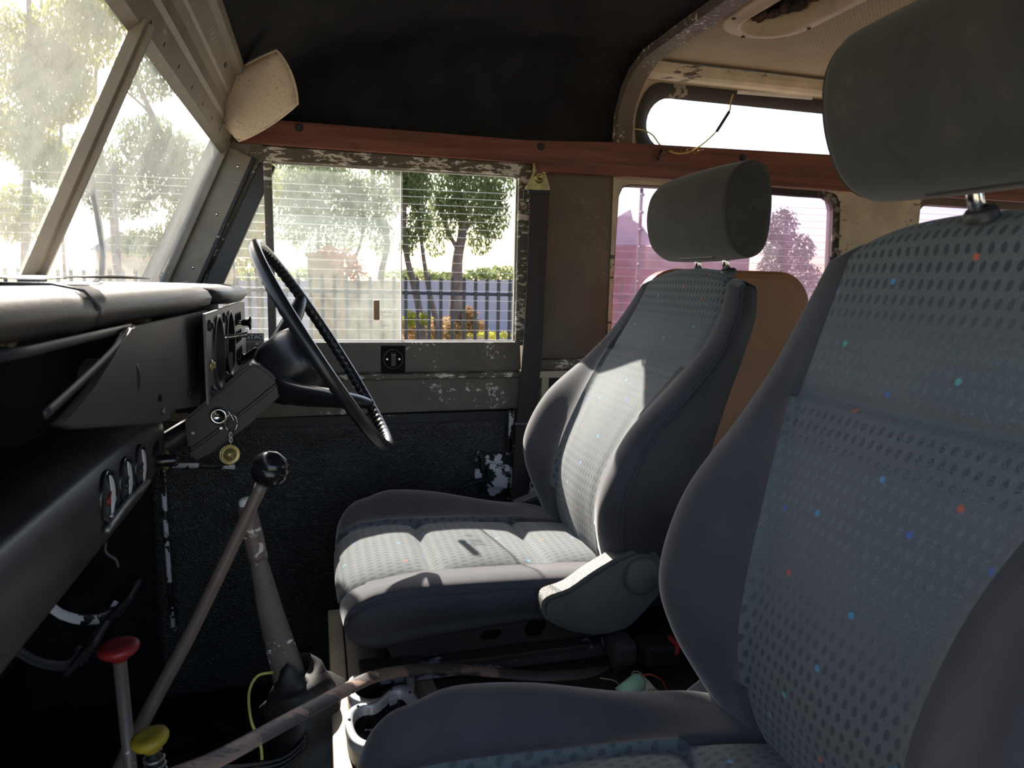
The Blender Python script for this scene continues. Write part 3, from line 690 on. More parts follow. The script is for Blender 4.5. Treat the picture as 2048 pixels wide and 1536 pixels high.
vq2 = [V((-.118, .60, .335)), V((-.04, .60, .27)), V((-.04, .16, .27)), V((-.118, .16, .335))]

# ---------------------------------------------------------------- dashboard
da = empty('dashboard', (-.2, YC, -.2), 'black dashboard with a dusty padded top shelf under the windscreen', 'dashboard')
# padded crash roll: loft along Y
bm = bmesh.new(); R = []
ys = [-.02, .2, .4, .55, .58, .61, .8, .95, 1.05, 1.075]
for i, y in enumerate(ys):
    t_ = min(1, max(0, (y + .02) / 1.0)); xf = -.188 + .050 * t_; zb_ = -.040 - .004 * t_; zt_ = -.0075 - .004 * t_
    if i == len(ys) - 1: xf -= .012; zb_ += .006; zt_ -= .006
    dip = -.0018 if i == 4 else 0
    prof = [(-.42, zt_ - .004), (xf - .065, zt_ - .001), (xf - .035, zt_ - .0), (xf - .016, zt_ - .003), (xf - .005, zt_ - .009), (xf, zt_ - .018), (xf - .003, zb_ + .005), (xf - .012, zb_), (xf - .05, zb_ + .002), (-.42, zb_ + .01)]
    R.append([bm.verts.new((x, y, z + dip)) for x, z in prof])
for i in range(len(R) - 1):
    for k in range(10): bm.faces.new((R[i][k], R[i][(k + 1) % 10], R[i + 1][(k + 1) % 10], R[i + 1][k]))
bm.faces.new(R[0]); bm.faces.new(R[-1][::-1])
cp = bm_link('crash_pad', bm, M['apad'], da, smooth=True)
tube('seam', [(-.25, .60, -.0085), (-.19, .60, -.0085), (-.168, .598, -.013), (-.157, .596, -.026), (-.160, .594, -.040)], .0012, M['black'], cp)
# hood over the instruments at the driver's end
bm = bmesh.new(); R = []
for y, xf, th_ in ((1.06, -.148, .014), (1.08, -.128, .028), (1.16, -.118, .030), (1.30, -.112, .030), (1.38, -.120, .028), (1.41, -.150, .018), (1.42, -.19, .012)):
    zt_ = -.014
    prof = [(-.33, zt_), (xf - .04, zt_), (xf - .014, zt_ - .003), (xf, zt_ - th_ * .5), (xf - .012, zt_ - th_ + .002), (xf - .05, zt_ - th_), (-.33, zt_ - th_)]
    R.append([bm.verts.new((x, y, z)) for x, z in prof])
for i in range(len(R) - 1):
    for k in range(7): bm.faces.new((R[i][k], R[i][(k + 1) % 7], R[i + 1][(k + 1) % 7], R[i + 1][k]))
bm.faces.new(R[0]); bm.faces.new(R[-1][::-1]); bm_link('instrument_hood', bm, M['black'], da, smooth=True)
box('top_shelf', (-.42, -.02, -.036), (-.30, 1.60, -.016), M['apad'], da)
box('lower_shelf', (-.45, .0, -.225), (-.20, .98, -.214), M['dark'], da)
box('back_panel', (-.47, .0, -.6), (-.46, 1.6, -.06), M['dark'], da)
tube('shelf_lip', [at(-60, 722, X=-.17), at(60, 702, X=-.165), at(170, 676, X=-.16), at(262, 655, X=-.155)], .0035, M['black'], da, flat=((1, 0, 0), .3))
# triangular fascia panel left of the instruments
fas = [(262, 655), (415, 620), (417, 640), (400, 812), (345, 820), (340, 838), (322, 846), (150, 858), (118, 850), (135, 835), (190, 770)]
plate('fascia_panel', pxs(fas, X=-.148), [], (-.006, 0, 0), M['black'], da, bevel=.001)
for px, py, m_ in ((320, 796, 'dark'), (326, 822, 'steel'), (378, 788, 'rubber')):
    p = at(px, py, X=-.1475); lathe('screw', [(0, 0), (0, .0035), (.0015, .0028), (.0012, 0)], p, (1, 0, 0), M[m_], da, seg=10)
pp = [at(x, y, X=-.150) for x, y in ((268, 656), (215, 712), (150, 775), (90, 830))]
tube('bracket', pp, .003, M['black'], da, n=4, flat=((1, 0, 0), .4))
p = at(250, 760, X=-.155); lathe('duct', [(-.03, .0), (-.03, .017), (.003, .019), (.004, .016), (-.02, .013), (-.02, 0)], p, (1, -.3, 0), M['black'], da)
# shadowy heater box inside the tray
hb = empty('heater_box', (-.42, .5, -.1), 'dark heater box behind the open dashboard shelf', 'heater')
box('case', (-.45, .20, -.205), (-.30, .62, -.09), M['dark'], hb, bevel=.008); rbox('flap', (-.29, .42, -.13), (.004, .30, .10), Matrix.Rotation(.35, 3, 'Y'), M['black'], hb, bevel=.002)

# papers lying on the shelf
for pts, zc, lab in ((((-.36, .66), (-.20, .62), (-.19, .93), (-.35, .97)), -.006, 'pale folded paper lying on the dashboard shelf nearest the windscreen divider'),
                     (((-.33, .40), (-.235, .38), (-.225, .62), (-.32, .65)), -.006, 'thin sheet of paper on the dashboard at the photo left edge')):
    bm = bmesh.new(); n_ = 10; G = [[None] * (n_ + 1) for _ in range(n_ + 1)]; q = [V((*p, 0)) for p in pts]
    for i in range(n_ + 1):
        for j in range(n_ + 1):
            u_, v_ = i / n_, j / n_; P = q[0] * (1 - u_) * (1 - v_) + q[1] * u_ * (1 - v_) + q[2] * u_ * v_ + q[3] * (1 - u_) * v_
            G[i][j] = bm.verts.new((P.x, P.y, zc + .003 * u_ * abs(math.sin(v_ * 3)) ))
    for i in range(n_):
        for j in range(n_): bm.faces.new((G[i][j], G[i + 1][j], G[i + 1][j + 1], G[i][j + 1]))
    r_ = bmesh.ops.extrude_face_region(bm, geom=list(bm.faces)); bmesh.ops.translate(bm, verts=[g for g in r_['geom'] if isinstance(g, bmesh.types.BMVert)], vec=(0, 0, .0012))
    bm_link('paper', bm, M['paper'], label=lab, cat='paper')

# ---- instrument panel: brushed plate with two gauge holes, switches and pull knobs
XP = -.130
ip = empty('instrument_panel', (XP, 1.2, -.1), 'grey metal instrument panel with two large round gauge openings and pull knobs', 'instrument panel')
py0, py1, pz0, pz1 = .925, 1.42, -.158, -.046
def circ(y, z, r, n=40): return [V((XP, y + r * math.cos(2 * math.pi * k / n), z + r * math.sin(2 * math.pi * k / n))) for k in range(n)]
gh = [(1.030, -.104, .050), (1.165, -.104, .050)]
small = [(1.262 + .032 * i, -.072 - .030 * j, .0095) for i in range(3) for j in range(3)]
outl = [V((XP, y, z)) for y, z in ((py0, pz0), (py1, pz0), (py1, pz1), (py0, pz1))]
M['panelgrey'] = simple('instrument_panel_paint', (.085, .085, .09), .42, .3, var=.15)
plate('panel', outl, [circ(*g) for g in gh] + [circ(*g, n=16) for g in small], (-.003, 0, 0), M['panelgrey'], ip)
for y, z, r in gh:
    g_ = lathe('gauge_well', [(-.002, r + .001), (.003, r + .002), (.003, r - .003), (-.030, r - .006), (-.045, r - .016), (-.045, 0)], (XP, y, z), (1, 0, 0), M['black'], ip, seg=48)
    plate('loose_dial', [V((XP - .009, y - .003 + .030 * math.cos(a_), z - .030 + .016 * math.sin(a_))) for a_ in [2 * math.pi * k / 28 for k in range(28)]], [], (-.003, 0, 0), M['dial'], g_)
for y, z, r in small: lathe('lamp_hole', [(-.001, r + .001), (.0015, r + .001), (.0015, r - .001), (-.012, r - .002), (-.012, 0)], (XP, y, z), (1, 0, 0), M['dark'], ip, seg=16)
box('back_box', (XP - .06, py0, pz0), (XP - .046, py1, pz1), M['dark'], ip)
for (y, z) in ((.952, -.062), (.948, -.112), (.955, -.146), (1.098, -.060), (1.098, -.146)):
    lathe('knurled_nut', [(0, .0), (0, .0075), (.003, .007), (.003, .0045), (.006, .004), (.006, 0)], (XP, y, z), (1, 0, 0), M['brass'] if z == -.112 else M['steel'] if False else M['black'], ip, seg=14)
def pull(px, py, Yk, L, mat='gloss'):
    tip = at(px, py, Y=Yk); base_ = V((XP, Yk, tip.z - (tip.x - XP) * -.05))
    d_ = (tip - base_); ln = d_.length
    k_ = lathe('pull_knob', [(ln * .35, 0), (ln * .35, .0052), (ln * .75, .0056), (ln * .86, .008), (ln * .90, .0115), (ln, .012), (ln + .001, .009), (ln + .002, 0)], base_, d_, M[mat], ip, seg=20)
    lathe('shaft', [(0, 0), (0, .004), (ln * .36, .004), (ln * .36, 0)], base_, d_, M['chrome'], k_, seg=12)
pull(502, 646, 1.28, 0); pull(508, 713, 1.33, 0)
a = V((XP, 1.09, -.088)); tube('toggle_lever', [a, a + V((.016, .012, .001)), a + V((.030, .020, .003))], [.004, .003, .005], M['chrome'], ip, n=3, seg=10)
a = V((XP, 1.27, -.148)); tube('switch_paddle', [a, a + V((.018, .01, .014)), a + V((.030, .014, .024))], [.004, .006, .004], M['gloss'], ip, n=3, seg=10)

# ---- lower gauge console hanging under the shelf
XC = -.20
gc = empty('gauge_console', (XC, .7, -.22), 'black lower console with three round gauges in a row below the shelf', 'gauge console')
bm = bmesh.new(); R = []
secs = []
for y in (-.02, .3, .5, .62, .70, .80, .90, .97, 1.02, 1.05):
    k = 0 if y < .9 else (y - .9) / .15
    zt_, zb_ = -.177 - .010 * k, -.264 + .004 * k
    prof = [(XC - .10, zt_ - .004), (XC - .02, zt_ + .001), (XC - .006, zt_ + .0005), (XC, zt_ - .006), (XC + .003, zt_ - .03), (XC + .002, zb_ + .012), (XC - .004, zb_ + .002), (XC - .02, zb_), (XC - .10, zb_ + .03)]
    R.append([bm.verts.new((x - .010 * k, y, z)) for x, z in prof])
for i in range(len(R) - 1):
    for k in range(9): bm.faces.new((R[i][k], R[i][(k + 1) % 9], R[i + 1][(k + 1) % 9], R[i + 1][k]))
bm.faces.new(R[0]); bm.faces.new(R[-1][::-1])
M['console'] = simple('worn_black_console', (.040, .038, .040), .42, var=.6, scale=7, bump=.25, bscale=300)
bm_link('body', bm, M['console'], gc, smooth=True)
tube('panel_lip', [at(213, 1062, X=XC + .006), at(250, 1010, X=XC + .006), at(280, 978, X=XC + .006), at(297, 962, X=XC + .006)], [.003, .004, .004, .003], M['silver'] if False else M['steel'], gc, n=4, seg=8)
for (px, py) in ((219, 993), (255, 962), (284, 934)):
    p = at(px, py, X=XC + .004); r = .0270
    g_ = lathe('gauge', [(-.008, r - .002), (-.001, r), (.001, r - .001), (.001, r - .005), (-.003, r - .006), (-.003, 0)], p, (1, 0, 0), M['gloss'], gc, seg=36)
    # white arc face
    pts = [p + V((-.0006, .0205 * math.cos(a_) * (1 if True else 1), .0205 * math.sin(a_))) for a_ in [math.radians(-75 + 150 * k / 14) for k in range(15)]] + [p + V((-.0006, .004 * math.cos(a_) + .004, .012 * math.sin(a_))) for a_ in [math.radians(60 - 120 * k / 8) for k in range(9)]]
    plate('dial_face', pts, [], (.0008, 0, 0), M['dial'], g_)
    nd = rbox('needle', p + V((-.0005, .002, -.002)), (.0012, .016, .0022), Matrix.Rotation(.6, 3, 'X'), M['red'] if px == 219 else M['rubber'], g_)
    lathe('hub', [(0, .004), (.002, .004), (.003, 0)], p + V((-.001, -.002, -.004)), (1, 0, 0), M['red'] if px == 219 else M['black'], g_, seg=12)
p = at(327, 921, X=XC + .002); lathe('brass_bezel', [(0, .011), (.004, .013), (.006, .011), (.003, .009)], p, (1, 0, 0), M['brass'], gc, seg=24)
p = at(336, 921, X=XC + .012); lathe('push_button', [(-.012, .008), (.010, .008), (.012, .006), (.012, 0)], p, (1, 0, 0), M['gloss'], gc, seg=20)

# ---------------------------------------------------------------- steering
SC = V((.0125, 1.15, -.110)); SN = V((.85, -.048, .53)).normalized(); E1 = V((SN.z, 0, -SN.x)).normalized(); E2 = SN.cross(E1)
sw = empty('steering_wheel', SC, 'black steering wheel with a scalloped finger-grip rim', 'steering wheel')
bm = bmesh.new(); NS = 504; ns = 12; RR = .186; R = []
for i in range(NS):
    a = 2 * math.pi * i / NS; rad = E1 * math.cos(a) + E2 * math.sin(a); c = SC + rad * RR; ring = []
    sc_ = .5 + .5 * math.sin(a * 84)
    for k in range(ns):
        b = 2 * math.pi * k / ns; x, y = math.cos(b), math.sin(b)   # x outward, y towards the driver
        r1, r2 = .0092, .0098
        grip = .0026 * sc_ * max(0, -x * .75 - y * .65)
        ring.append(bm.verts.new(c + rad * (r1 * x + (grip if x < 0 else 0)) + SN * (r2 * y + (grip * .6 if y < 0 else 0))))
    R.append(ring)
for i in range(NS):
    for k in range(ns): bm.faces.new((R[i][k], R[i][(k + 1) % ns], R[(i + 1) % NS][(k + 1) % ns], R[(i + 1) % NS][k]))
bm_link('rim', bm, M['rimblack'], sw, smooth=True)
lathe('boss', [(-.112, 0), (-.112, .032), (-.104, .041), (-.088, .052), (-.083, .0545), (-.045, .058), (-.030, .056), (-.020, .050), (-.016, .035), (-.015, 0)], SC, SN, M['rimblack'], sw, seg=48)
for ang in (42, 116, -70):
    a = math.radians(ang); rad = E1 * math.cos(a) + E2 * math.sin(a)
    pts = [SC - SN * .080 + rad * .040, SC - SN * .070 + rad * .075, SC - SN * .045 + rad * .115, SC - SN * .020 + rad * .150, SC - SN * .005 + rad * .175, SC + rad * .187]
    tube('spoke', pts, [.024, .021, .018, .0155, .0125, .011], M['rimblack'], sw, n=5, seg=16, flat=(SN, .75))
tube('stalk', [SC - SN * .14 + E2 * .03, SC - SN * .135 + E2 * .07 + V((0, 0, .01)), SC - SN * .10 + E2 * .15 + V((0, 0, .03))], [.004, .004, .006], M['black'], sw, n=4)
# column shroud: two moulded halves, ignition lock
sh = empty('steering_column_shroud', (-.13, 1.13, -.2), 'black plastic steering column shroud holding the ignition lock', 'steering column')
YSH = 1.085
def shp(l, d=0.0): return [at(x, y, Y=YSH) + V((0, d, 0)) for x, y in l]
up = [(368, 838), (500, 727), (520, 730), (541, 745), (556, 762), (470, 832), (376, 900)]
lo = [(376, 902), (470, 834), (557, 764), (564, 778), (560, 792), (500, 848), (425, 905), (392, 922), (384, 920)]
a_ = plate('upper_half', shp(up), [], (0, .125, 0), M['black'], sh, bevel=.004); b_ = plate('lower_half', shp(lo), [], (0, .125, 0), M['black'], sh, bevel=.004)
box('bracket', (-.20, 1.10, -.20), (-.13, 1.20, -.12), M['dark'], sh)
ig = at(438, 831, Y=YSH)
il = lathe('ignition_lock', [(0, 0), (0, .0125), (-.006, .0125), (-.008, .011), (-.008, .0085), (-.006, .0075), (-.006, 0)], (ig.x, YSH, ig.z), (0, 1, 0), M['chrome'], sh, seg=32)
box('key_slot', (ig.x - .0042, YSH - .0075, ig.z - .001), (ig.x + .0042, YSH - .0058, ig.z + .001), M['dark'], il)
for px, py, m_ in ((386, 866, 'steel'), (442, 856, 'chrome'), (501, 728, 'steel')):
    p = at(px, py, Y=YSH); lathe('screw', [(0, 0), (0, .0032), (-.002, .0026), (-.0015, .0012), (-.0015, 0)], (p.x, YSH, p.z), (0, 1, 0), M[m_], sh, seg=12)
tube('column_tube', [SC - SN * .12, SC - SN * .50], .018, M['black'], sh)
# key ring hanging from the lock
kr = at(462, 846, Y=YSH - .012); fb = at(459, 909, Y=YSH - .012)
ky = empty('key_ring', kr, 'thin wire key ring with chain and round brass fob hanging from the ignition', 'key ring')
bm = bmesh.new(); add_tube(bm, [kr + V((.0085 * math.cos(t), .002 * math.sin(t * 2), .0125 * math.sin(t))) for t in [2 * math.pi * k / 32 for k in range(33)]], .0008, 6); bm_link('hoop', bm, M['chrome'], ky, smooth=True)
tube('wire_tip', [at(456, 822, Y=YSH - .012), at(463, 832, Y=YSH - .012), at(468, 842, Y=YSH - .012)], .0007, M['chrome'], ky, n=4)
bm = bmesh.new(); z0 = kr.z - .0125; z1 = fb.z + .016
for k in range(5):
    c = V((kr.x - .001, kr.y, z0 + (z1 - z0) * (k + .5) / 5)); s_ = k % 2
    add_tube(bm, [c + V(((.0022 * math.cos(t)) if s_ else 0, 0 if s_ else .0022 * math.cos(t), .0036 * math.sin(t))) for t in [2 * math.pi * j / 12 for j in range(13)]], .0006, 5)
bm_link('chain', bm, M['chrome'], ky, smooth=True)
lathe('fob', [(-.0015, 0), (-.0018, .0145), (.0015, .0150), (.002, .0135), (.0005, .011), (.0005, .009), (.0022, .0085), (.0022, .005), (.004, .0045), (.004, 0)], fb, (.35, -.9, .1), M['brass'], ky, seg=32)

# ---------------------------------------------------------------- levers and knobs
gl = empty('gear_lever', (-.2, .8, -.80), 'long slanting brown-grey gear lever with a round black ball knob', 'gear lever')
kc = at(540, 938, Y=.80); KS = 1.12
lathe('ball_knob', [(t * KS, r * KS) for t, r in [(-.0185, 0), (-.0165, .008), (-.012, .014), (-.005, .0178), (.001, .0185), (.0012, .0182), (.0022, .0182), (.0025, .0185), (.009, .0162), (.014, .012), (.0172, .006), (.0185, 0)]], kc, (.35, 0, .94), M['gloss'], gl, seg=40)
base = V((-.225, .80, -.56))
tube('rod', [kc + V((-.008, 0, -.015)), kc + (base - kc) * .5 + V((.002, 0, 0)), base, V((-.30, .80, -.80))], [.0068, .0075, .0090, .010], M['lever'], gl, n=10, seg=16)
hl = empty('handbrake_lever', (0, .92, -.72), 'tapered grey handbrake lever with a rubber grip and chipped paint', 'handbrake')
YH = .93
g0, g1, g2, g3 = at(492, 1010, Y=YH), at(516, 1118, Y=YH), at(540, 1220, Y=YH), at(572, 1330, Y=YH)
tube('grip', [g0, (g0 + g1) / 2, g1], [.0115, .013, .0125], M['lever'], hl, n=5, seg=18)
lathe('button', [(-.004, .0085), (.006, .0085), (.009, .006), (.010, 0)], g0, g0 - g1, M['white'], hl, seg=16)
tube('arm', [g1 + (g1 - g2) * .03, (g1 + g2) / 2, g2, g3, g3 + (g3 - g2) * .6], [.0105, .0135, .016, .021, .024], M['lever2'], hl, n=5, seg=16, flat=((0, 1, 0), .45))
# crumpled rubber boot round its foot
bm = bmesh.new(); R = []; NB = 36
bc = at(598, 1345, Y=.93); pr_ = [(.012, .018), (.004, .030), (-.004, .028), (-.014, .044), (-.028, .042), (-.045, .060), (-.07, .058), (-.10, .075), (-.14, .078), (-.26, .085)]
for i, (h, r) in enumerate(pr_):
    R.append([bm.verts.new(bc + V((.25 * h * -1 + r * math.cos(2 * math.pi * k / NB) * (1 + .18 * math.sin(3 * 2 * math.pi * k / NB + i)), r * math.sin(2 * math.pi * k / NB) * (1 + .15 * math.sin(5 * 2 * math.pi * k / NB + i * 2)), h + .010 * math.sin(2 * 2 * math.pi * k / NB + i * 1.3)))) for k in range(NB)])
for i in range(len(R) - 1):
    for k in range(NB): bm.faces.new((R[i][k], R[i][(k + 1) % NB], R[i + 1][(k + 1) % NB], R[i + 1][k]))
ob = bm_link('boot', bm, simple('rubber_boot', (.018, .017, .017), .6, var=.3), hl, smooth=True); ob.modifiers.new('smooth', 'SUBSURF').levels = 1; ob.modifiers['smooth'].render_levels = 1
def mushroom(name, px, py, Y, R_, mat, label, cat, lean, spring=False):
    c = at(px, py, Y=Y); ax = V(lean).normalized(); r_ = empty(name, c - ax * .35, label, cat)
    lathe('knob', [(-.012, 0), (-.012, R_ * .42), (-.0075, R_ * .45), (-.005, R_ * .85), (-.002, R_ * .97), (.001, R_), (.0035, R_ * .95), (.0055, R_ * .65), (.0045, R_ * .25), (.0042, 0)], c, ax, M[mat], r_, seg=36)
    if spring:
        bm = bmesh.new(); a1 = ax.orthogonal().normalized(); a2 = ax.cross(a1)
        add_tube(bm, [c - ax * (.016 + .075 * t / 100) + (a1 * math.cos(t * .75) + a2 * math.sin(t * .75)) * .0085 for t in range(101)], .0016, 6); bm_link('spring', bm, M['steel'], r_, smooth=True)
    tube('rod', [c - ax * .012, c - ax * .22, c - ax * .42], .0065 if not spring else .006, M['lever'] if not spring else M['black'], r_, seg=12)
mushroom('transfer_lever', 237, 1297, .74, .0195, 'red', 'red mushroom knob on a thin upright lever beside the gear lever', 'lever', (-.03, 0, 1))
mushroom('four_wheel_drive_plunger', 300, 1478, .66, .0165, 'yellow', 'yellow mushroom knob on a spring near the lower left floor', 'plunger', (-.12, .0, 1), True)
# curved painted strip from the floor over the seat box
stp = [(330, 1560, .60), (430, 1520, .63), (560, 1450, .70), (690, 1380, .80), (760, 1350, .86), (860, 1337, .90), (950, 1341, .92), (1060, 1352, .91), (1150, 1350, .90), (1250, 1337, .92), (1330, 1327, .94), (1368, 1322, .95)]
tube('bent_strip', [at(x, y, Y=Y_) for x, y, Y_ in stp], [.0095, .0095, .0095, .0095, .0095, .009, .009, .009, .009, .009, .009, .006], M['strip'], n=6, seg=12, flat=((.1, -.45, 1), .42), label='long curved strip with flaking paint arching from the floor over the seat box', cat='strip')
# pedals
def pedal(px, py, Y, w_, h_, label, arm):
    c = at(px, py, Y=Y); r_ = empty('pedal', c, label, 'pedal', 'footwell pedals'); rot = Matrix.Rotation(.75, 3, 'Y')
    bm = bmesh.new(); add_box(bm, c, (.010, w_, h_), rot); bevel_all(bm, .006)
    for i in range(-3, 4):
        for sgn in (1, -1):
            rr_ = rot @ Matrix.Rotation(sgn * .8, 3, 'X'); cc = c + rot @ V((.006, i * w_ / 7, 0)); add_box(bm, cc, (.003, .003, h_ * .8 * (1 - abs(i) * .22)), rr_)
    bm_link('rubber_pad', bm, M['blackchip'], r_)
    tube('arm', [c + V((-.008, 0, 0))] + [c + V(a) for a in arm], [.008, .009, .011], M['blackwhite'] if py < 1250 else M['blackchip'], r_, n=4, flat=((1, 0, .5), .5))
pedal(245, 1205, 1.22, .07, .065, 'upper ribbed black foot pedal with peeling arm in the dark footwell', ((-.02, -.03, -.01), (-.06, -.09, .03), (-.12, -.11, .12)))
pedal(175, 1295, 1.10, .07, .065, 'lower ribbed black foot pedal half hidden behind the red knob', ((-.02, -.03, -.01), (-.07, -.05, .03), (-.14, -.06, .15)))
# chipped frame bars in the footwell
tube('footwell_frame', [at(x, y, Y=1.52) for x, y in ((325, 940), (332, 1060), (340, 1180), (347, 1262))], .005, M['blackwhite'], seg=8, label='thin upright footwell frame bar with chipped white paint', cat='frame bar')
tube('footwell_frame', [at(x, y, Y=1.50) for x, y in ((345, 931), (400, 931), (470, 934))], .0055, M['blackwhite'], seg=8, label='short horizontal bar with peeling white paint below the column shroud', cat='frame bar')
tube('yellow_wire', [at(x, y, Y=Y_) for x, y, Y_ in ((545, 1345, .86), (515, 1352, .84), (498, 1385, .82), (502, 1440, .80), (520, 1485, .79), (524, 1520, .78))], .0017, simple('yellow_green_wire', (.45, .45, .10), .5), n=6, seg=8, label='thin yellow-green wire looping down beside the rubber boot', cat='wire')
bm = bmesh.new()
for k in range(3): add_tube(bm, spline([at(x, y + k * 9, Y=.86) for x, y in ((400, 1530), (480, 1533), (560, 1518), (600, 1490), (612, 1470))], 5), .0022, 8)
bm_link('cable_bundle', bm, M['black'], smooth=True, label='black cables curling on the floor in front of the seat box', cat='cable')
tube('hanging_wire', [at(x, y, Y=.72) for x, y in ((212, 1085), (212, 1105), (232, 1120), (236, 1135))], .0015, M['black'], n=5, seg=6, label='short black wire dangling under the gauge console', cat='wire')

# ---------------------------------------------------------------- seats
def loft_parts(rows, n_row, n_col, parts, seams=(), seam_depth=.0035, disp=None, uvf=None):
    """rows: closed control loops; dense smooth skin, split into named strips of columns.
    seams: control columns pressed in; disp(P, u, v, n) may push a point along its normal"""
    K = len(rows[0]); dense_rows = [spline(r, n_col, closed=True) for r in rows]; NC = len(dense_rows[0])
    cols = [spline([r[j] for r in dense_rows], n_row) for j in range(NC)]; NR = len(cols[0])
    G = [[cols[j][i] for j in range(NC)] for i in range(NR)]
    cen = [sum(g, V()) / NC for g in G]
    Nn = [[None] * NC for _ in range(NR)]
    for i in range(NR):
        for j in range(NC):
            a = G[min(i + 1, NR - 1)][j] - G[max(i - 1, 0)][j]; b = G[i][(j + 1) % NC] - G[i][(j - 1) % NC]
            n = a.cross(b); n = n.normalized() if n.length > 1e-9 else V((0, 0, 0))
            if n.dot(G[i][j] - cen[i]) < 0: n = -n
            Nn[i][j] = n
    arc = [0]
    for i in range(1, NR): arc.append(arc[-1] + (G[i][0] - G[i - 1][0]).length)
    sc = [s * n_col for s in seams]
    out = {}
    P = [[None] * NC for _ in range(NR)]
    for i in range(NR):
        for j in range(NC):
            d = 0
            for s in sc:
                k = min(abs(j - s), NC - abs(j - s)); d -= seam_depth * (1 if k == 0 else .35 if k == 1 else .1 if k == 2 else 0)
            if disp: d += disp(G[i][j], i / (NR - 1), j / n_col, arc[i])
            P[i][j] = G[i][j] + Nn[i][j] * d
    for nm, (c0, c1, mat) in parts.items():
        js = [(j % NC) for j in range(c0 * n_col, c1 * n_col + 1)]
        vs_ = []; fs = []; W_ = len(js)
        for i in range(NR):
            for j in js: vs_.append(P[i][j])
        for i in range(NR - 1):
            for k in range(W_ - 1): fs.append((i * W_ + k, i * W_ + k + 1, (i + 1) * W_ + k + 1, (i + 1) * W_ + k))
        me = bpy.data.meshes.new(nm); me.from_pydata([tuple(v) for v in vs_], [], fs); uv = me.uv_layers.new(name='UVMap')
        for poly in me.polygons:
            for li in poly.loop_indices:
                vi = me.loops[li].vertex_index; i = vi // W_; v = vs_[vi]
                uv.data[li].uv = (v.y, arc[i])
        bm = bmesh.new(); bm.from_mesh(me); bmesh.ops.recalc_face_normals(bm, faces=bm.faces); bm.to_mesh(me); bm.free()
        for p in me.polygons: p.use_smooth = True
        me.materials.append(mat); out[nm] = me
    return out, P

YS = 1.125
def mirror_row(half):      # half: [(y>=0, x, z) ...] from centre front to centre back
    a = [V((x, YS + y, z)) for y, x, z in half]; b = [V((x, YS - y, z)) for y, x, z in half[1:-1]][::-1]
    return a + b
seat = empty('front_seat', (.25, YS, -.56), 'driver seat on the far side behind the steering wheel, patterned grey-blue fabric with dark bolsters', 'seat', 'front seats')

def back_row(z, xf, wi, wb, xb, wo, xo, ws_, xs, wk, xk):
    return mirror_row([(0, xf - .002, z), (wi * .6, xf, z), (wi, xf - .002 if xb < xf - .01 else xf + .002, z), (wb, xb, z), (wo, xo, z), (ws_, xs, z), (wk, xk, z - .01), (0, xk + .008, z - .01)])
BR = [back_row(-.50, .462, .10, .15, .455, .180, .47, .185, .51, .165, .545),
      back_row(-.43, .442, .105, .165, .425, .205, .440, .210, .49, .175, .540),
      back_row(-.36, .436, .105, .182, .402, .224, .424, .230, .487, .19, .550),
      back_row(-.30, .450, .108, .190, .404, .232, .426, .238, .500, .19, .565),
      back_row(-.22, .490, .120, .188, .445, .226, .466, .230, .530, .187, .590),
      back_row(-.15, .538, .140, .183, .518, .214, .535, .217, .580, .180, .612),
      back_row(-.10, .572, .150, .181, .567, .207, .580, .209, .607, .175, .632),
      back_row(-.045, .604, .149, .174, .606, .193, .614, .196, .636, .168, .652),
      back_row(-.005, .620, .140, .160, .623, .174, .631, .177, .649, .155, .664)]
xm = .652
for t_ in (.45, .78, .95, 1.0):
    k = math.sqrt(max(0, 1 - t_ * t_)); wv = 1 - .10 * t_ ** 2; z = -.005 + .036 * t_
    r0 = BR[8]; row = []
    for p in r0:
        yy = p.y - YS; zz = z - .030 * (abs(yy) / .18) ** 2.5 * t_
        row.append(V((xm + (p.x - xm) * k, YS + yy * wv, zz)))
    BR.append(row)
def back_disp(P, u, v, a):
    y = abs(P.y - YS); d = 0
    vv = v if v <= 7 else 14 - v
    if vv <= 2.0: d -= (1 - (vv / 2.05) ** 8) * .0085 * math.exp(-((P.z + .118) / .0065) ** 2)      # stitched crease
    return d
parts = {'back_panel': (-2, 2, M['pat_back']), 'bolster_far': (2, 4, M['fabric']), 'bolster_near': (10, 12, M['fabric']), 'back_shell': (4, 10, M['sidevinyl'])}
me, BP = loft_parts(BR, 16, 8, parts, seams=(2, 4, 10, 12), disp=back_disp)
nm_map = {'bolster_far': 'side_bolster', 'bolster_near': 'side_bolster'}
backrest = None
for k_, m_ in me.items():
    m_.name = nm_map.get(k_, k_); o = link(nm_map.get(k_, k_), m_, None, seat)
# piping lines beside the shell
for col in (4, 10):
    tube('piping', [BP[i][col * 8] + V((0, 0.002 if col == 4 else -.002, 0)) for i in range(0, len(BP) - 12, 4)], .0016, M['fabric'], seat, seg=6)

def cush_row(x, zc, wi, wb, zb, wo, zo, ws_, zs, zbt):
    r = mirror_row([(0, x, zc), (wi * .6, x, zc), (wi, x, zc - .001), (wb, x, zb), (wo, x, zo), (ws_, x, (zo + zs) / 2), (ws_ - .02, x, zs), (0, x, zbt)])
    # the bolster on the tunnel side is flatter
    r[11].z = zc + .009; r[10].z = zc - .001; r[10].y -= .003; r[9].z = (zc + zs) / 2 - .008
    return r
CR = []
crow = [(.485, -.462, .100, .15, -.462, .178, -.474, .182, -.505, -.51), (.41, -.450, .103, .155, -.446, .182, -.444, .187, -.503, -.51), (.31, -.443, .108, .160, -.424, .187, -.436, .193, -.503, -.515),
        (.21, -.438, .112, .166, -.404, .191, -.417, .197, -.506, -.52), (.13, -.436, .116, .170, -.397, .193, -.414, .199, -.512, -.525), (.085, -.440, .120, .172, -.408, .192, -.430, .198, -.518, -.53)]
for r in crow: CR.append(cush_row(*r))
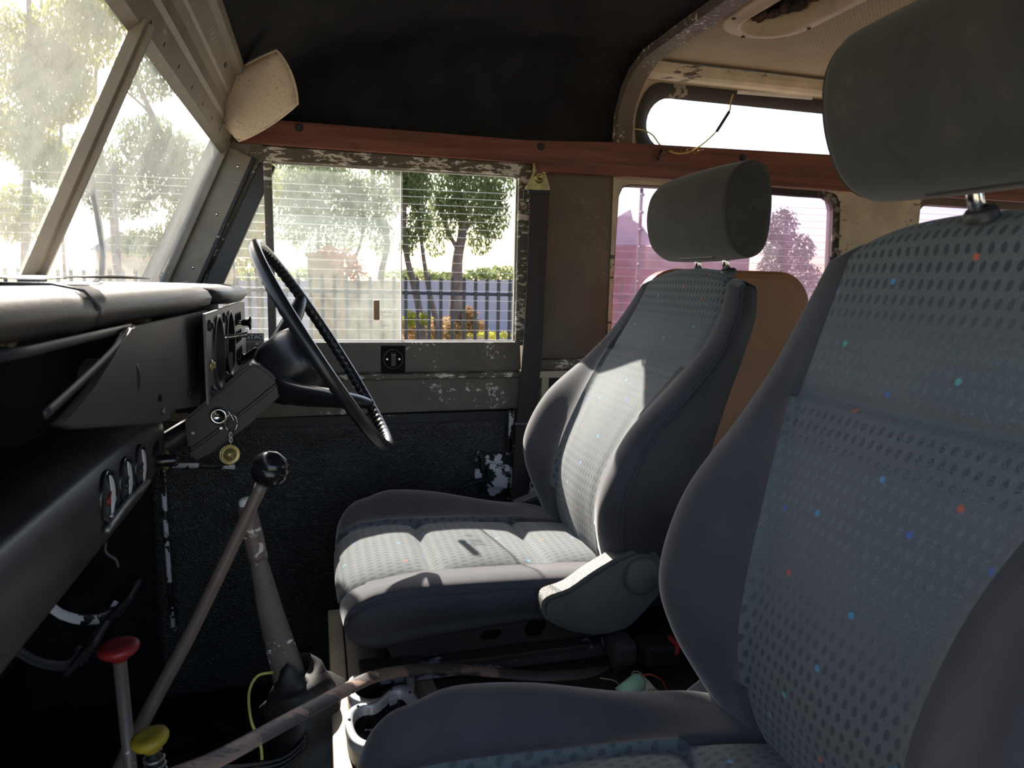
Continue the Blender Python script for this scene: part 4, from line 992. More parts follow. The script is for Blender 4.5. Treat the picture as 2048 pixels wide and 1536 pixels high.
last = CR[-1]
for t_ in (.35, .65, .85, .96, 1.0):
    k = math.sqrt(max(0, 1 - t_ ** 2.2)) if t_ < 1 else 0; zm_ = -.482
    CR.append([V((.085 - (.064 - .22 * (p.y - YS) ** 2) * t_, YS + (p.y - YS) * (1 - .07 * t_ ** 3), zm_ + (p.z - zm_) * (k * .9 + .1 * (1 - t_)))) for p in last])
def cush_disp(P, u, v, a):
    y = abs(P.y - YS); vv = v if v <= 7 else 14 - v; d = 0
    if vv <= 2.0:
        for gx in (.165, .345):
            g_ = P.x - gx - .25 * (y / .12) ** 2 * .02; d -= (1 - (vv / 2.02) ** 6) * .010 * math.exp(-(g_ / .009) ** 2)
        if P.z > -.46: d += (1 - (vv / 2.0) ** 4) * .006 * abs(math.sin((P.x - .165) * math.pi / .18)) ** .6 - .002
    return d
parts = {'cushion_panel': (-2, 2, M['pat_seat']), 'cb_far': (2, 4, M['fabric']), 'cb_near': (10, 12, M['fabric']), 'cushion_skirt': (4, 10, M['sidevinyl'])}
me, CPt = loft_parts(CR, 8, 8, parts, seams=(2, 4, 10, 12), disp=cush_disp)
for k_, m_ in me.items():
    nm_ = {'cb_far': 'cushion_bolster', 'cb_near': 'cushion_bolster'}.get(k_, k_); m_.name = nm_; link(nm_, m_, None, seat)
for col in (4, 10):
    tube('cushion_piping', [CPt[i][col * 8] + V((0, 0.0015 if col == 4 else -.0015, 0)) for i in range(0, len(CPt) - 10, 2)], .0014, M['fabric'], seat, seg=6)

# headrest: rounded D section lofted across the seat
YHD = 1.085
def hr_sec(y, s, cx=.640, cz=.118):
    S_ = [(.632, .047), (.606, .070), (.594, .115), (.600, .160), (.622, .186), (.648, .190), (.668, .174), (.676, .125), (.672, .070), (.656, .047)]
    return [V((cx + (x - cx) * s, YHD + y, cz + (z - cz) * s)) for x, z in S_]
HR = []
for y, s in ((-.1375, .02), (-.1372, .40), (-.1362, .72), (-.1335, .90), (-.127, .975), (-.115, 1.0), (-.06, 1.03), (0, 1.04), (.06, 1.03), (.115, 1.0), (.128, .96), (.136, .86), (.1405, .66), (.142, .35), (.142, .02)): HR.append(hr_sec(y, s))
me, HP = loft_parts(HR, 5, 6, {'headrest': (0, 10, M['velour'])})
me['headrest'].name = 'headrest'; hr = link('headrest', me['headrest'], None, seat)
for i_ in (4 * 5 - 2, 10 * 5 + 2):
    bm = bmesh.new(); lp = HP[i_]; add_tube(bm, lp + [lp[0]], .0011, 6, cap=False); bm_link('headrest_piping', bm, M['rubber'], hr, smooth=True)
rbox('underside_slot', V((.640, YHD, .048)), (.03, .11, .004), None, M['black'], hr, bevel=.001)
for y in (-.048, .040):
    tube('headrest_post', [V((.652, YHD - .01 + y, .02)), V((.645, YHD - .01 + y, .058))], .0062, M['chrome'], seat, seg=16)
    lathe('post_collar', [(-.004, .013), (.003, .013), (.006, .010), (.006, .0065)], (.654, YHD - .01 + y, .024), (-.15, 0, 1), M['black'], seat, seg=20)

# recliner cover and its round knob, on the tunnel side
YRC = YS - .205
rc = [(1085, 1222), (1088, 1205), (1104, 1193), (1140, 1180), (1180, 1152), (1215, 1130), (1252, 1110), (1292, 1100), (1322, 1116), (1332, 1150), (1322, 1190), (1292, 1226), (1262, 1256), (1236, 1266), (1200, 1273), (1150, 1267), (1108, 1250), (1090, 1238)]
pts = spline([at(x, y, Y=YRC - .024) for x, y in rc], 3, closed=True)
rcv = plate('recliner_cover', pts, [], (0, .040, 0), M['cover'], seat, bevel=.006)
for p_ in rcv.data.polygons: p_.use_smooth = False
kn = at(1285, 1153, Y=YRC - .028)
lathe('recliner_knob', [(0, 0), (0, .0285), (-.004, .029), (-.010, .027), (-.012, .024), (-.0125, .010), (-.0125, 0)], (kn.x, YRC - .022, kn.z), (0, 1, 0), M['cover'], rcv, seg=40)
# frame plate with holes and the runner under the cushion
def hexh(x, z, a, b): return [V((x + dx * a, YS - .165, z + dz * b)) for dx, dz in ((-1, .2), (-.5, 1), (.8, .9), (1, .1), (.4, -1), (-.7, -.9))]
plate('seat_frame', [V((x, YS - .165, z)) for x, z in ((.08, -.50), (.46, -.50), (.46, -.548), (.36, -.552), (.30, -.545), (.10, -.552))], [hexh(.245, -.527, .018, .008), hexh(.315, -.525, .018, .013)], (0, .004, 0), M['boxdark'], seat)
for y in (YS - .175, YS + .15):
    rn = box('runner', (.055, y - .014, -.572), (.43, y + .014, -.553), M['runner'], seat, bevel=.003)
    box('runner_slide', (.05, y - .018, -.555), (.135, y + .018, -.545), M['boxdark'], rn, bevel=.002)
    box('runner_slide', (.17, y - .017, -.556), (.40, y + .017, -.547), M['boxdark'], rn, bevel=.002)
tube('release_tube', [V((.425, YS - .215, -.548)), V((.425, YS - .15, -.548))], .009, M['boxdark'], seat, seg=16)
box('seat_base_pan', (.09, YS - .15, -.553), (.45, YS + .16, -.512), M['dark'], seat)

def clone(o):
    kids = {}
    for x in bpy.data.objects:
        if x.parent: kids.setdefault(x.parent.name, []).append(x)
    def rec(s, par):
        c = s.copy(); COL.objects.link(c)
        if par: c.parent = par; c.matrix_parent_inverse = s.matrix_parent_inverse.copy()
        for ch in kids.get(s.name, []): rec(ch, c)
        return c
    return rec(o, None)
ps = clone(seat)
TP = V((0.0, -.65, -.014))      # same seat, backrest set more upright
ps.location = seat.location + TP
piv = V((.47, 0, -.47))
def turn(o, ang, pv, sh=V((0, 0, 0)), k=1.05):
    R3 = Matrix.Rotation(ang, 3, 'Y'); o.rotation_euler = R3.to_euler(); o.scale = (1, 1, k); o.location = pv - R3 @ V((pv.x, pv.y, pv.z * k)) + sh
for c in bpy.data.objects:
    if c.parent == ps:
        b_ = c.name.split('.')[0]
        if b_ in ('runner', 'seat_frame', 'release_tube', 'seat_base_pan'): c.location = (0, 0, .013)
        if b_ in ('back_panel', 'side_bolster', 'back_shell', 'piping'): turn(c, -math.radians(11), piv)
        if b_ in ('headrest', 'headrest_post', 'post_collar'): turn(c, -math.radians(13), piv, V((-.004, 0, .0)))
ps['label'] = 'passenger seat nearest the camera, patterned grey-blue fabric, its big headrest at the right edge'

# ---------------------------------------------------------------- seat box and what lies on it
ZB = -.575
sbx = empty('seat_box', (.5, .75, -.93), 'worn tan metal seat box under both seats, its sunlit patch and dark shade painted in', 'seat box')
box('box_body', (.035, YN, -.93), (.60, YF - .03, ZB - .003), M['boxdark'], sbx, bevel=.004)  # shade on the tan box top painted in as dark body colour
box('front_plate', (.010, YN, -.93), (.034, 1.20, ZB - .001), M['boxpaint'], sbx, bevel=.003)
plate('sunlit_tan_patch', [V((x, y, ZB - .003)) for x, y in ((.036, .30), (.15, .30), (.17, .70), (.15, 1.00), (.09, 1.13), (.05, 1.22), (.036, 1.24))], [], (0, 0, .003), M['boxpaint'], sbx)  # tan plate cut to the outline of the sunlit patch
box('riser', (.58, YN, -.93), (.60, YF - .03, -.40), M['blackchip'], sbx)
lathe('bolt', [(0, .007), (.004, .007), (.004, 0)], (.010, 1.02, -.60), (-1, 0, 0), M['boxpaint'], sbx, seg=12)

def holder(name, outl, label, zt):
    P = spline([at(x, y, Z=zt) for x, y in outl], 5, closed=True); c = sum(P, V()) / len(P)
    r_ = empty(name, (c.x, c.y, ZB), label, 'cup holder', 'cup holders')
    inn = [c + (p - c) * .80 for p in P]; out2 = [c + (p - c) * 1.0 for p in P]
    bm = bmesh.new(); L = []
    for ring, dz in ((out2, -.012), (out2, -.002), ([c + (p - c) * .985 for p in P], 0), ([c + (p - c) * .82 for p in P], -.001), (inn, -.004), ([c + (p - c) * .78 for p in P], -.014)):
        L.append([bm.verts.new(p + V((0, 0, dz))) for p in ring])
    n_ = len(P)
    for i in range(len(L) - 1):
        for k in range(n_): bm.faces.new((L[i][k], L[i][(k + 1) % n_], L[i + 1][(k + 1) % n_], L[i + 1][k]))
    rg = bm_link('silver_rim', bm, M['silver'], r_, smooth=True)
    bm = bmesh.new(); L = []
    for s_, dz in ((.79, -.010), (.74, -.030), (.70, zt * 0 - (zt - ZB) + .001), (.0, -(zt - ZB) + .001)):
        L.append([bm.verts.new(c + (p - c) * s_ + V((0, 0, dz))) for p in P] if s_ else [bm.verts.new(c + V((0, 0, dz)))])
    for i in range(2):
        for k in range(n_): bm.faces.new((L[i][k], L[i][(k + 1) % n_], L[i + 1][(k + 1) % n_], L[i + 1][k]))
    for k in range(n_): bm.faces.new((L[2][k], L[2][(k + 1) % n_], L[3][0]))
    bm_link('cup_well', bm, M['gloss'], r_, smooth=True)
    bm = bmesh.new(); L = []
    for s_, dz in ((.985, -.010), (.95, -.035), (.86, -(zt - ZB) + .001)): L.append([bm.verts.new(c + (p - c) * s_ + V((0, 0, dz))) for p in P])
    for i in range(2):
        for k in range(n_): bm.faces.new((L[i][k], L[i][(k + 1) % n_], L[i + 1][(k + 1) % n_], L[i + 1][k]))
    bm_link('outer_body', bm, M['black'], r_, smooth=True)
    for i in (2, 9, 24, 33):
        p = c + (P[i % n_] - c) * .90; lathe('pin', [(0, .0022), (.0012, .0018), (.0012, 0)], p + V((0, 0, -.0005)), (0, 0, 1), M['rubber'], r_, seg=8)
    return r_, c
h2, c2 = holder('cup_holder', [(694, 1370), (704, 1352), (735, 1343), (760, 1328), (784, 1312), (812, 1311), (824, 1328), (828, 1368), (805, 1385), (765, 1400), (730, 1405), (702, 1394)], 'silver rimmed black cup holder standing behind the other one, under the curved strip', -.545)
h1, c1 = holder('cup_holder', [(691, 1452), (694, 1424), (715, 1408), (745, 1404), (768, 1388), (788, 1371), (814, 1369), (832, 1390), (846, 1420), (838, 1458), (800, 1482), (748, 1496), (708, 1484)], 'silver rimmed black cup holder in sunlight nearest the passenger seat', -.538)
lathe('round_cap', [(0, 0), (0, .014), (.006, .013), (.007, .006), (.012, .005), (.013, 0)], c1 + V((-.01, -.02, -.034)), (0, 0, 1), M['white'], label='small round white cap lying inside the nearest cup holder', cat='cap', seg=24)

# belt buckle on its webbing stalk
bk = empty('belt_buckle', at(1290, 1320, Y=.90), 'black seat belt buckle with a red button on folded webbing beside the driver seat', 'buckle')
cx_ = at(1240, 1296, Y=.90); b2 = at(1315, 1300, Y=.88)
rbox('webbing_loop', cx_, (.038, .05, .036), Matrix.Rotation(.05, 3, 'Y'), M['webbing'], bk, bevel=.011)
rbox('housing', b2, (.056, .045, .030), Matrix.Rotation(.06, 3, 'Y'), M['black'], bk, bevel=.004)
p = at(1347, 1290, Y=.87); rbox('release_button', p, (.006, .032, .016), Matrix.Rotation(.3, 3, 'Y'), simple('red_button', (.35, .03, .04), .5), bk, bevel=.002)
tube('stalk', [cx_ + V((-.004, 0, -.015)), cx_ + V((.004, .0, -.035))], .012, M['webbing'], bk, flat=((0, 1, 0), .4))
# odds and ends in the sun patch behind the bolster
p0 = at(1262, 1374, Y=.80)
lathe('green_connector', [(-.02, 0), (-.02, .010), (.015, .012), (.02, .008), (.02, 0)], p0, (.9, .3, .2), M['green'], label='pale green plastic connector lying among the wires between the seats', cat='connector', seg=20)
tube('white_tape_roll', [at(1272, 1352, Y=.82), at(1290, 1372, Y=.81), at(1312, 1392, Y=.80)], [.006, .009, .007], M['white'], n=4, seg=14, label='white taped cable joint between the seats', cat='cable joint')
M['redwire'] = simple('orange_red_wire', (.60, .10, .05), .5)
tube('red_wire', [at(x, y, Y=.82) for x, y in ((1272, 1372), (1280, 1356), (1300, 1349), (1322, 1360), (1332, 1378), (1336, 1398))], .0012, M['redwire'], n=6, seg=8, label='red wire arching up between the seats', cat='wire')
M['tanwire'] = simple('tan_wire', (.45, .36, .20), .5)
tube('thin_wire', [at(x, y, Y=.83) for x, y in ((1200, 1356), (1230, 1362), (1245, 1375), (1262, 1356), (1266, 1344), (1280, 1345), (1293, 1360), (1290, 1385))], .0009, M['tanwire'], n=6, seg=6, label='thin tan wire twisting beside the green connector', cat='wire')
tube('rolled_cloth', [at(x, y, Y=.78) for x, y in ((1300, 1386), (1325, 1394), (1352, 1402))], [.006, .007, .004], M['perf'], n=3, label='small dirty rolled cloth beside the grey strap', cat='cloth')
gs = [at(1342, 1408, Y=.74), at(1378, 1416, Y=.74), at(1470, 1350, Y=.74), at(1440, 1330, Y=.74)]
plate('grey_strap', gs, [], (0, .004, -.002), simple('grey_webbing', (.34, .36, .42), .7, bump=.3, bscale=700), label='flat light grey strap running up behind the passenger seat', cat='strap')

# ---------------------------------------------------------------- driver's seat belt on the door post
sb_ = empty('seat_belt', at(1060, 900, Y=1.53), 'dark brown seat belt hanging down the far door post from a brass anchor', 'seat belt')
YB = 1.552
bm = bmesh.new()
L_ = [at(x, y, Y=Y_) for x, y, Y_ in ((1060, 384, 1.552), (1054, 560, 1.55), (1046, 700, 1.545), (1032, 860, 1.535), (1026, 960, 1.53), (1018, 1030, 1.52))]
R_ = [at(x, y, Y=Y_) for x, y, Y_ in ((1099, 386, 1.552), (1091, 560, 1.55), (1084, 700, 1.545), (1070, 860, 1.535), (1064, 960, 1.53), (1060, 1030, 1.52))]
A = spline(L_, 6); B = spline(R_, 6); n_ = len(A); G = []
for i in range(n_):
    G.append([bm.verts.new(p) for p in (A[i], A[i] + V((0, .0022, 0)), B[i] + V((0, .0022, 0)), B[i])])
for i in range(n_ - 1):
    for k in range(4): bm.faces.new((G[i][k], G[i][(k + 1) % 4], G[i + 1][(k + 1) % 4], G[i + 1][k]))
bm.faces.new(G[0]); bm.faces.new(G[-1][::-1]); bm_link('webbing', bm, M['webbing'], sb_)
an = [(1066, 344), (1090, 344), (1098, 366), (1101, 380), (1050, 380), (1056, 366)]
plate('anchor_plate', [at(x, y, Y=YB - .006) for x, y in an], [], (0, .004, 0), M['brass'], sb_, bevel=.001)
plate('anchor_tongue', [at(x, y, Y=YB + .01) for x, y in ((1066, 310), (1072, 310), (1096, 345), (1066, 345))], [], (0, .003, 0), M['brass'], sb_)
p = at(1078, 355, Y=YB - .006); lathe('anchor_bolt', [(0, .0125), (-.003, .0125), (-.006, .009), (-.006, .006), (-.004, .0055), (-.004, 0)], p, (0, 1, 0), M['brass'], sb_, seg=24)
tube('wire_guide', [at(x, y, Y=YB - .012) for x, y in ((1052, 380), (1049, 384), (1049, 402), (1054, 405), (1060, 402))], .0022, M['black'], sb_, n=3, seg=8)
rbox('guide_bar', at(1078, 384, Y=YB - .008), (.052, .006, .008), None, M['black'], sb_, bevel=.002)
a, b = at(1029, 848, Y=1.533), at(1068, 848, Y=1.533); tube('stitch_band', [a, b], .0032, simple('belt_band', (.16, .15, .15), .7), sb_, flat=((0, 1, 0), .3))
tg = empty('belt_tongue', at(1075, 1012, Y=1.33), 'black belt tongue and folded webbing lying beside the driver seat cushion', 'belt tongue')
q = [at(x, y, Y=1.33) for x, y in ((1030, 1012), (1062, 1030), (1108, 1015), (1085, 990))]
plate('folded_webbing', q, [], (0, .03, .004), M['black'], tg, bevel=.003)
a, b = at(1043, 1020, Y=1.325), at(1054, 1031, Y=1.325); tube('metal_tip', [a, b], .002, M['chrome'], tg)
# striker plates with peeling paint at the foot of the door post
stk = empty('door_latch', at(985, 955, Y=1.56), 'door latch block, black paint peeling to white, low beside the seat belt', 'latch')
plate('latch_plate', [at(x, y, Y=1.565) for x, y in ((952, 912), (968, 904), (1026, 906), (1024, 1000), (958, 990), (950, 950))], [], (0, .012, 0), M['blackwhite'], stk, bevel=.003)
plate('latch_cover', [at(x, y, Y=1.545) for x, y in ((975, 928), (1022, 932), (1018, 978), (976, 976))], [], (0, .02, 0), M['blackwhite'], stk, bevel=.004)
tube('hinge_pin', [at(953, 912, Y=1.55), at(962, 908, Y=1.55), at(966, 945, Y=1.55)], .0065, M['blackwhite'], stk, n=4)
tube('pull_handle', [at(912, 982, Y=1.545), at(940, 966, Y=1.54), at(970, 960, Y=1.545), at(985, 972, Y=1.55)], [.004, .009, .010, .006], M['black'], stk, n=4, flat=((0, 0, 1), .5))
ep = at(1066, 975, Y=1.50); box('post_foot', (ep.x - .006, 1.49, ep.z - .05), (ep.x + .008, 1.52, ep.z + .05), M['blackwhite'], stk, bevel=.002)

# tan seat back in the rear
tn = empty('rear_seat_back', (.95, 1.3, -.5), 'tan brown vinyl rear bench backrest behind the driver seat', 'seat')
bm = bmesh.new(); prof2 = rrect(.72, 1.165, -.50, .036, .085, 8); L = []
for s_, dx in ((.94, -.012), (.985, -.008), (1, 0), (1, .04), (.97, .05)):
    L.append([bm.verts.new((.94 + (x - .94) * s_, 1.475 + dx + z * .05, -.23 + (z + .23) * s_)) for x, z in prof2])
n_ = len(prof2)
for i in range(len(L) - 1):
    for k in range(n_): bm.faces.new((L[i][k], L[i][(k + 1) % n_], L[i + 1][(k + 1) % n_], L[i + 1][k]))
bm.faces.new(L[0]); bm.faces.new(L[-1][::-1]); bm_link('padded_back', bm, M['tan_vinyl'], tn)
bm = bmesh.new(); add_tube(bm, [V((x, 1.475 + z * .05, z)) for x, z in prof2 + prof2[:1]], .003, 6); bm_link('piping', bm, M['tan_vinyl'], tn, smooth=True)
box('support', (.75, 1.48, -.93), (1.13, 1.52, -.49), M['dark'], tn)

# dangling cable at the roof-side window, label strip, hairline crack
cb = empty('dangling_cable', at(1380, 300, Y=1.545), 'frayed yellow cable with black sleeves dangling in front of the roof-side window', 'cable')
cpts = [(1268, 258), (1285, 260), (1305, 270), (1322, 292), (1345, 305), (1372, 306), (1400, 292), (1432, 263), (1458, 224), (1461, 205), (1466, 189)]
tube('cable', [at(x, y, Y=1.545 if 3 < i < 8 else 1.58) for i, (x, y) in enumerate(cpts)], .0018, simple('frayed_cable', (.55, .42, .14), .6), cb, n=6, seg=8)
tube('sleeve', [at(1434, 262, Y=1.54), at(1458, 224, Y=1.56)], .0036, M['black'], cb, seg=10)
tube('sleeve', [at(1324, 298, Y=1.54), at(1320, 308, Y=1.54), at(1315, 320, Y=1.54)], .0038, M['black'], cb, seg=10)
bm = bmesh.new()
for k in range(9):
    p = at(1338 + k * 8, 305 - abs(k - 4), Y=1.543); bm_p = [p, p + V((random.uniform(-.01, .01), random.uniform(-.004, .004), random.uniform(-.006, .008))), p + V((random.uniform(-.014, .014), 0, random.uniform(-.012, .006)))]
    add_tube(bm, bm_p, .0007, 5)
bm_link('frayed_strands', bm, bpy.data.materials['frayed_cable'], cb, smooth=True)
def on_side(px, py, off=-.004):
    d = right * (px - 1024) + down * (py - 768) + fwd * F; k = hA.dot(hN) / d.dot(hN); return d * k + hN * off
plate('ruler_label', [on_side(x, y) for x, y in ((1474, 180), (1624, 192), (1622, 200), (1472, 188))], [], hN * .001, M['white'], label='long narrow white printed label strip above the roof-side window', cat='label')
bm = bmesh.new(); add_tube(bm, [on_side(x, y, .012) for x, y in ((1600, 236), (1612, 240), (1610, 248), (1618, 258), (1624, 262))], .0005, 5); add_tube(bm, [on_side(x, y, .012) for x, y in ((1612, 240), (1622, 236), (1626, 226))], .0005, 5)
bm_link('crack', bm, M['dark'], bpy.data.objects['window_7'], smooth=True)

# ---------------------------------------------------------------- bonnet and wing outside the screen
bn = empty('bonnet', (-.9, .8, -.2), 'pale dusty bonnet and front wings beyond the windscreen', 'bonnet')
box('bonnet_panel', (-1.45, .28, -.14), (-.64, 1.36, -.085), M['bodypaint'], bn, bevel=.02)
box('wing', (-1.6, 1.37, -.9), (-.66, 1.72, -.17), M['bodypaint'], bn, bevel=.03); box('wing', (-1.6, -.08, -.9), (-.66, .27, -.17), M['bodypaint'], bn, bevel=.03)
plate('scuttle', [V((-.66, y, z)) for y, z in ((-.01, -.085), (1.59, -.085), (1.59, -.075), (-.01, -.075))], [], (.33, 0, .020), M['bodypaint'], bn)
tube('wiper_arm', [(-.40, 1.25, -.055), wp(.1, 1.22, -.03), wp(.5, .98, -.025)], .004, M['black'], bn, n=3)
mr = empty('wing_mirror', at(452, 540, Y=1.78), 'round-topped black wing mirror seen through the front quarter window', 'mirror')
mo = spline([at(x, y, Y=1.78) for x, y in ((428, 580), (428, 530), (436, 502), (450, 494), (463, 506), (469, 535), (468, 575), (450, 592))], 4, closed=True)
plate('mirror_housing', mo, [], (.0, .03, 0), M['black'], mr, bevel=.004); c = sum(mo, V()) / len(mo)
plate('mirror_glass', [c + (p - c) * .86 + V((0, -.003, 0)) for p in mo], [], (0, .003, 0), simple('dusty_mirror', (.45, .42, .34), .25, .3), mr)
tube('mirror_arm', [c + V((0, .01, -.03)), c + V((.0, -.02, -.14)), c + V((.0, -.10, -.17))], .008, M['black'], mr, n=4)
# passenger sun visor folded up under the header, above the picture
visor('sun_visor', [V((-.105, .12, .33)), V((-.105, .62, .33)), V((.02, .62, .425)), V((.02, .12, .425))], .02, 'beige sun visor folded up on the passenger side, above the frame', M['visor'])

# ---------------------------------------------------------------- outside
GZ = -1.62
bm = bmesh.new(); nG = 40; R = []
for i in range(nG + 1):
    R.append([])
    for j in range(nG + 1):
        x = -60 + 120 * i / nG; y = -40 + 120 * j / nG
        R[-1].append(bm.verts.new((x, y, GZ + mnoise.noise(V((x * .2, y * .2, 0))) * .05 * (1 if y > 3 else 0))))
for i in range(nG):
    for j in range(nG): bm.faces.new((R[i][j], R[i + 1][j], R[i + 1][j + 1], R[i][j + 1]))
bm_link('ground', bm, M['ground'], smooth=True, kind='structure')
wo = plate('wall_boundary', [at(300, 562, Y=22), at(1045, 560, Y=21), at(1045, 563, Y=21) * 1 + V((0, 0, -1.7)), at(300, 562, Y=22) + V((0, 0, -1.7))], [], (0, .2, 0), M['wall_out'], kind='structure')
# palisade fence, closer on the right
pf = empty('palisade_fence', (0, 9, GZ), 'black steel palisade fence with spiked pales in front of the lilac wall', 'fence')
fa, fb_ = V((-5.5, 9.9, 0)), V((4.2, 8.3, 0)); fd = (fb_ - fa).normalized(); fn = V((-fd.y, fd.x, 0)); step = .145; npl = int((fb_ - fa).length / step)
ztop = at(900, 549, Y=9).z
def pale_mesh():
    bm = bmesh.new(); w_ = .023; sec = [(-w_, .008), (-w_ * .45, -.010), (w_ * .45, -.010), (w_, .008)]
    for (x0, y0), (x1, y1) in zip(sec[:-1], sec[1:]):
        vsx = [bm.verts.new(p) for p in ((x0, y0, -1.75), (x1, y1, -1.75), (x1, y1, -.06), (x0, y0, -.06))]; bm.faces.new(vsx)
        tip = bm.verts.new(((x0 + x1) / 2 * (1.25), (y0 + y1) / 2, 0 if abs(x0 + x1) < .01 else -.02)); bm.faces.new((vsx[3], vsx[2], tip))
    r_ = bmesh.ops.extrude_face_region(bm, geom=list(bm.faces)); bmesh.ops.translate(bm, verts=[g for g in r_['geom'] if isinstance(g, bmesh.types.BMVert)], vec=(0, .004, 0))
    me = bpy.data.meshes.new('pale'); bm.to_mesh(me); bm.free(); me.materials.append(M['fence']); return me
pm = pale_mesh()
for i in range(npl):
    p = fa + fd * step * i; o = bpy.data.objects.new('pale', pm); COL.objects.link(o); o.parent = pf; o.matrix_parent_inverse = Matrix.Translation(-pf.location); o.location = (p.x, p.y, ztop); o.rotation_euler = (0, 0, math.atan2(fd.y, fd.x))
for z in (ztop - .24, ztop - 1.45):
    tube('rail', [fa + fn * .02 + V((0, 0, z)), fb_ + fn * .02 + V((0, 0, z))], .022, M['fence'], pf, seg=6)
# electric fence strands
ef = empty('electric_fence', (0, 5, GZ), 'electric fence of many thin pale wires running across outside the windows', 'fence')
ea, eb = V((-7.0, 5.9, 0)), V((7.5, 4.55, 0))
for k in range(19):
    y_ = 388 + k * (13.5 + .22 * k); z = -(y_ - 562) / 1400 * 5.0
    tube('wire', [ea + V((0, 0, z * 1.08)), eb + V((0, 0, z))], .0017, M['wire'], ef, seg=5)
for px in (240, 1275, 1730):
    dd = at(px, 560, Y=5); t__ = dd.x / (dd.y); yy = 5.2 - .09 * dd.x; x_ = t__ * yy
    pst = tube('post', [(x_, yy, GZ), (x_, yy, .72)], .014, M['bark'], ef, seg=8)
    for k in range(10): lathe('insulator', [(-.012, 0), (-.012, .012), (0, .02), (.012, .012), (.012, 0)], (x_, yy - .02, -.5 + k * .13), (0, 0, 1), M['fence'], pst, seg=8)

def leaves(name, clusters, mat, L=.11, Wd=.022, droop=.75):
    vs_, fs = [], []
    for (c, r, n_) in clusters:
        for _ in range(n_):
            while True:
                d = V((random.uniform(-1, 1), random.uniform(-1, 1), random.uniform(-1, 1)))
                if d.length < 1: break
            # leaves hang in strings
            p = V(c) + V((d.x * r[0], d.y * r[1], d.z * r[2]))
            u = V((random.gauss(0, .45), random.gauss(0, .45), -droop - random.random() * .5)).normalized() if droop else V((random.gauss(0, 1), random.gauss(0, 1), random.gauss(0, 1))).normalized()
            s_ = u.cross(V((random.gauss(0, 1), random.gauss(0, 1), random.gauss(0, .3)))).normalized(); l_ = L * random.uniform(.6, 1.3); w_ = Wd * random.uniform(.7, 1.2)
            b = len(vs_); vs_ += [p, p + u * l_ * .5 + s_ * w_, p + u * l_, p + u * l_ * .5 - s_ * w_]; fs.append((b, b + 1, b + 2, b + 3))
    me = bpy.data.meshes.new(name); me.from_pydata([tuple(v) for v in vs_], [], fs); me.materials.append(mat); return me
def tree(name, label, cat, Y, trunks, crowns, mat, group=None, L=.085, Wd=.0135, droop=.75, dens=1.0):
    base_ = at(*trunks[0][0][:2], Y=Y) if trunks else at(crowns[0][0], crowns[0][1], Y=Y)
    r_ = empty(name, (base_.x, Y, GZ), label, cat, group)
    for tk in trunks:
        P = [at(x, y, Y=Y + dy) for x, y, dy, w_ in tk]; ws_ = [w_ / 1400 * Y / 2 for x, y, dy, w_ in tk]
        if tk[0][1] > 600: P.insert(0, V((P[0].x, P[0].y, GZ))); ws_.insert(0, ws_[0] * 1.2)
        Q = spline(P, 4); bm = bmesh.new(); add_tube(bm, Q, ws_, 8); bm_link('trunk' if tk is trunks[0] else 'branch', bm, M['bark'], r_, smooth=True)
    cl = []
    for (x, y, rx, ry, n_) in crowns:
        c = at(x, y, Y=Y); cl.append((c, (rx / 1400 * Y, rx / 1400 * Y * .9, ry / 1400 * Y), int(n_ * dens * (2.9 if 'gum' in name or 'windscreen' in name else 1))))
    link('foliage', leaves('foliage', cl, mat, L, Wd, droop), None, r_)
    return r_
G_ = 'gum trees beyond the fence'
tree('gum_tree', 'gum tree with a thick trunk in the open right half of the side window', 'tree', 13, [[(905, 690, 0, 30), (912, 600, 0, 26), (915, 520, 0, 22), (925, 460, 0, 18), (920, 400, 0, 14), (905, 340, 0, 12)], [(922, 470, 0, 10), (950, 430, 0, 7), (975, 370, 0, 5)], [(916, 500, 0, 10), (890, 450, 0, 7), (870, 380, 0, 5)]],
     [(930, 385, 75, 60, 1900), (985, 420, 38, 60, 700), (890, 430, 38, 50, 500), (1010, 350, 60, 40, 600), (960, 470, 30, 40, 300), (905, 320, 100, 30, 900), (870, 490, 24, 22, 100)], M['leaf'], G_)
tree('gum_tree', 'gum tree with two thin leaning dark trunks beside the sliding pane edge', 'tree', 11.5, [[(845, 680, 0, 16), (835, 600, 0, 14), (815, 520, 0, 12), (808, 450, 0, 10), (812, 360, 0, 9)], [(875, 660, 0, 12), (858, 580, 0, 10), (845, 500, 0, 8), (838, 430, 0, 6), (830, 350, 0, 5)]],
     [(825, 370, 42, 40, 900), (840, 440, 28, 40, 380), (815, 480, 20, 30, 130), (800, 330, 60, 30, 600)], M['leaf'], G_)
tree('gum_tree', 'gum tree behind the dusty sliding pane', 'tree', 12.5, [[(750, 690, 0, 16), (760, 560, 0, 13), (775, 480, 0, 11), (750, 420, 0, 9), (745, 330, 0, 8)], [(640, 560, 0, 8), (636, 480, 0, 6), (640, 380, 0, 5)], [(690, 560, 0, 8), (725, 470, 0, 6), (720, 360, 0, 5)]],
     [(640, 385, 80, 62, 1900), (740, 400, 60, 55, 1100), (580, 420, 50, 60, 800), (690, 460, 40, 40, 350), (600, 340, 120, 30, 900), (760, 470, 30, 40, 250), (630, 470, 50, 40, 350)], M['leaf'], G_)
tree('gum_tree', 'yellowish gum tree seen through the quarter window and windscreen edge', 'tree', 11, [[(520, 690, 0, 10), (515, 560, 0, 9), (500, 460, 0, 7), (495, 330, 0, 6)]],
     [(500, 440, 40, 70, 1000), (480, 500, 40, 40, 400), (510, 360, 50, 50, 700), (470, 420, 60, 80, 900), (440, 540, 30, 20, 200)], M['leaf_yellow'], G_)
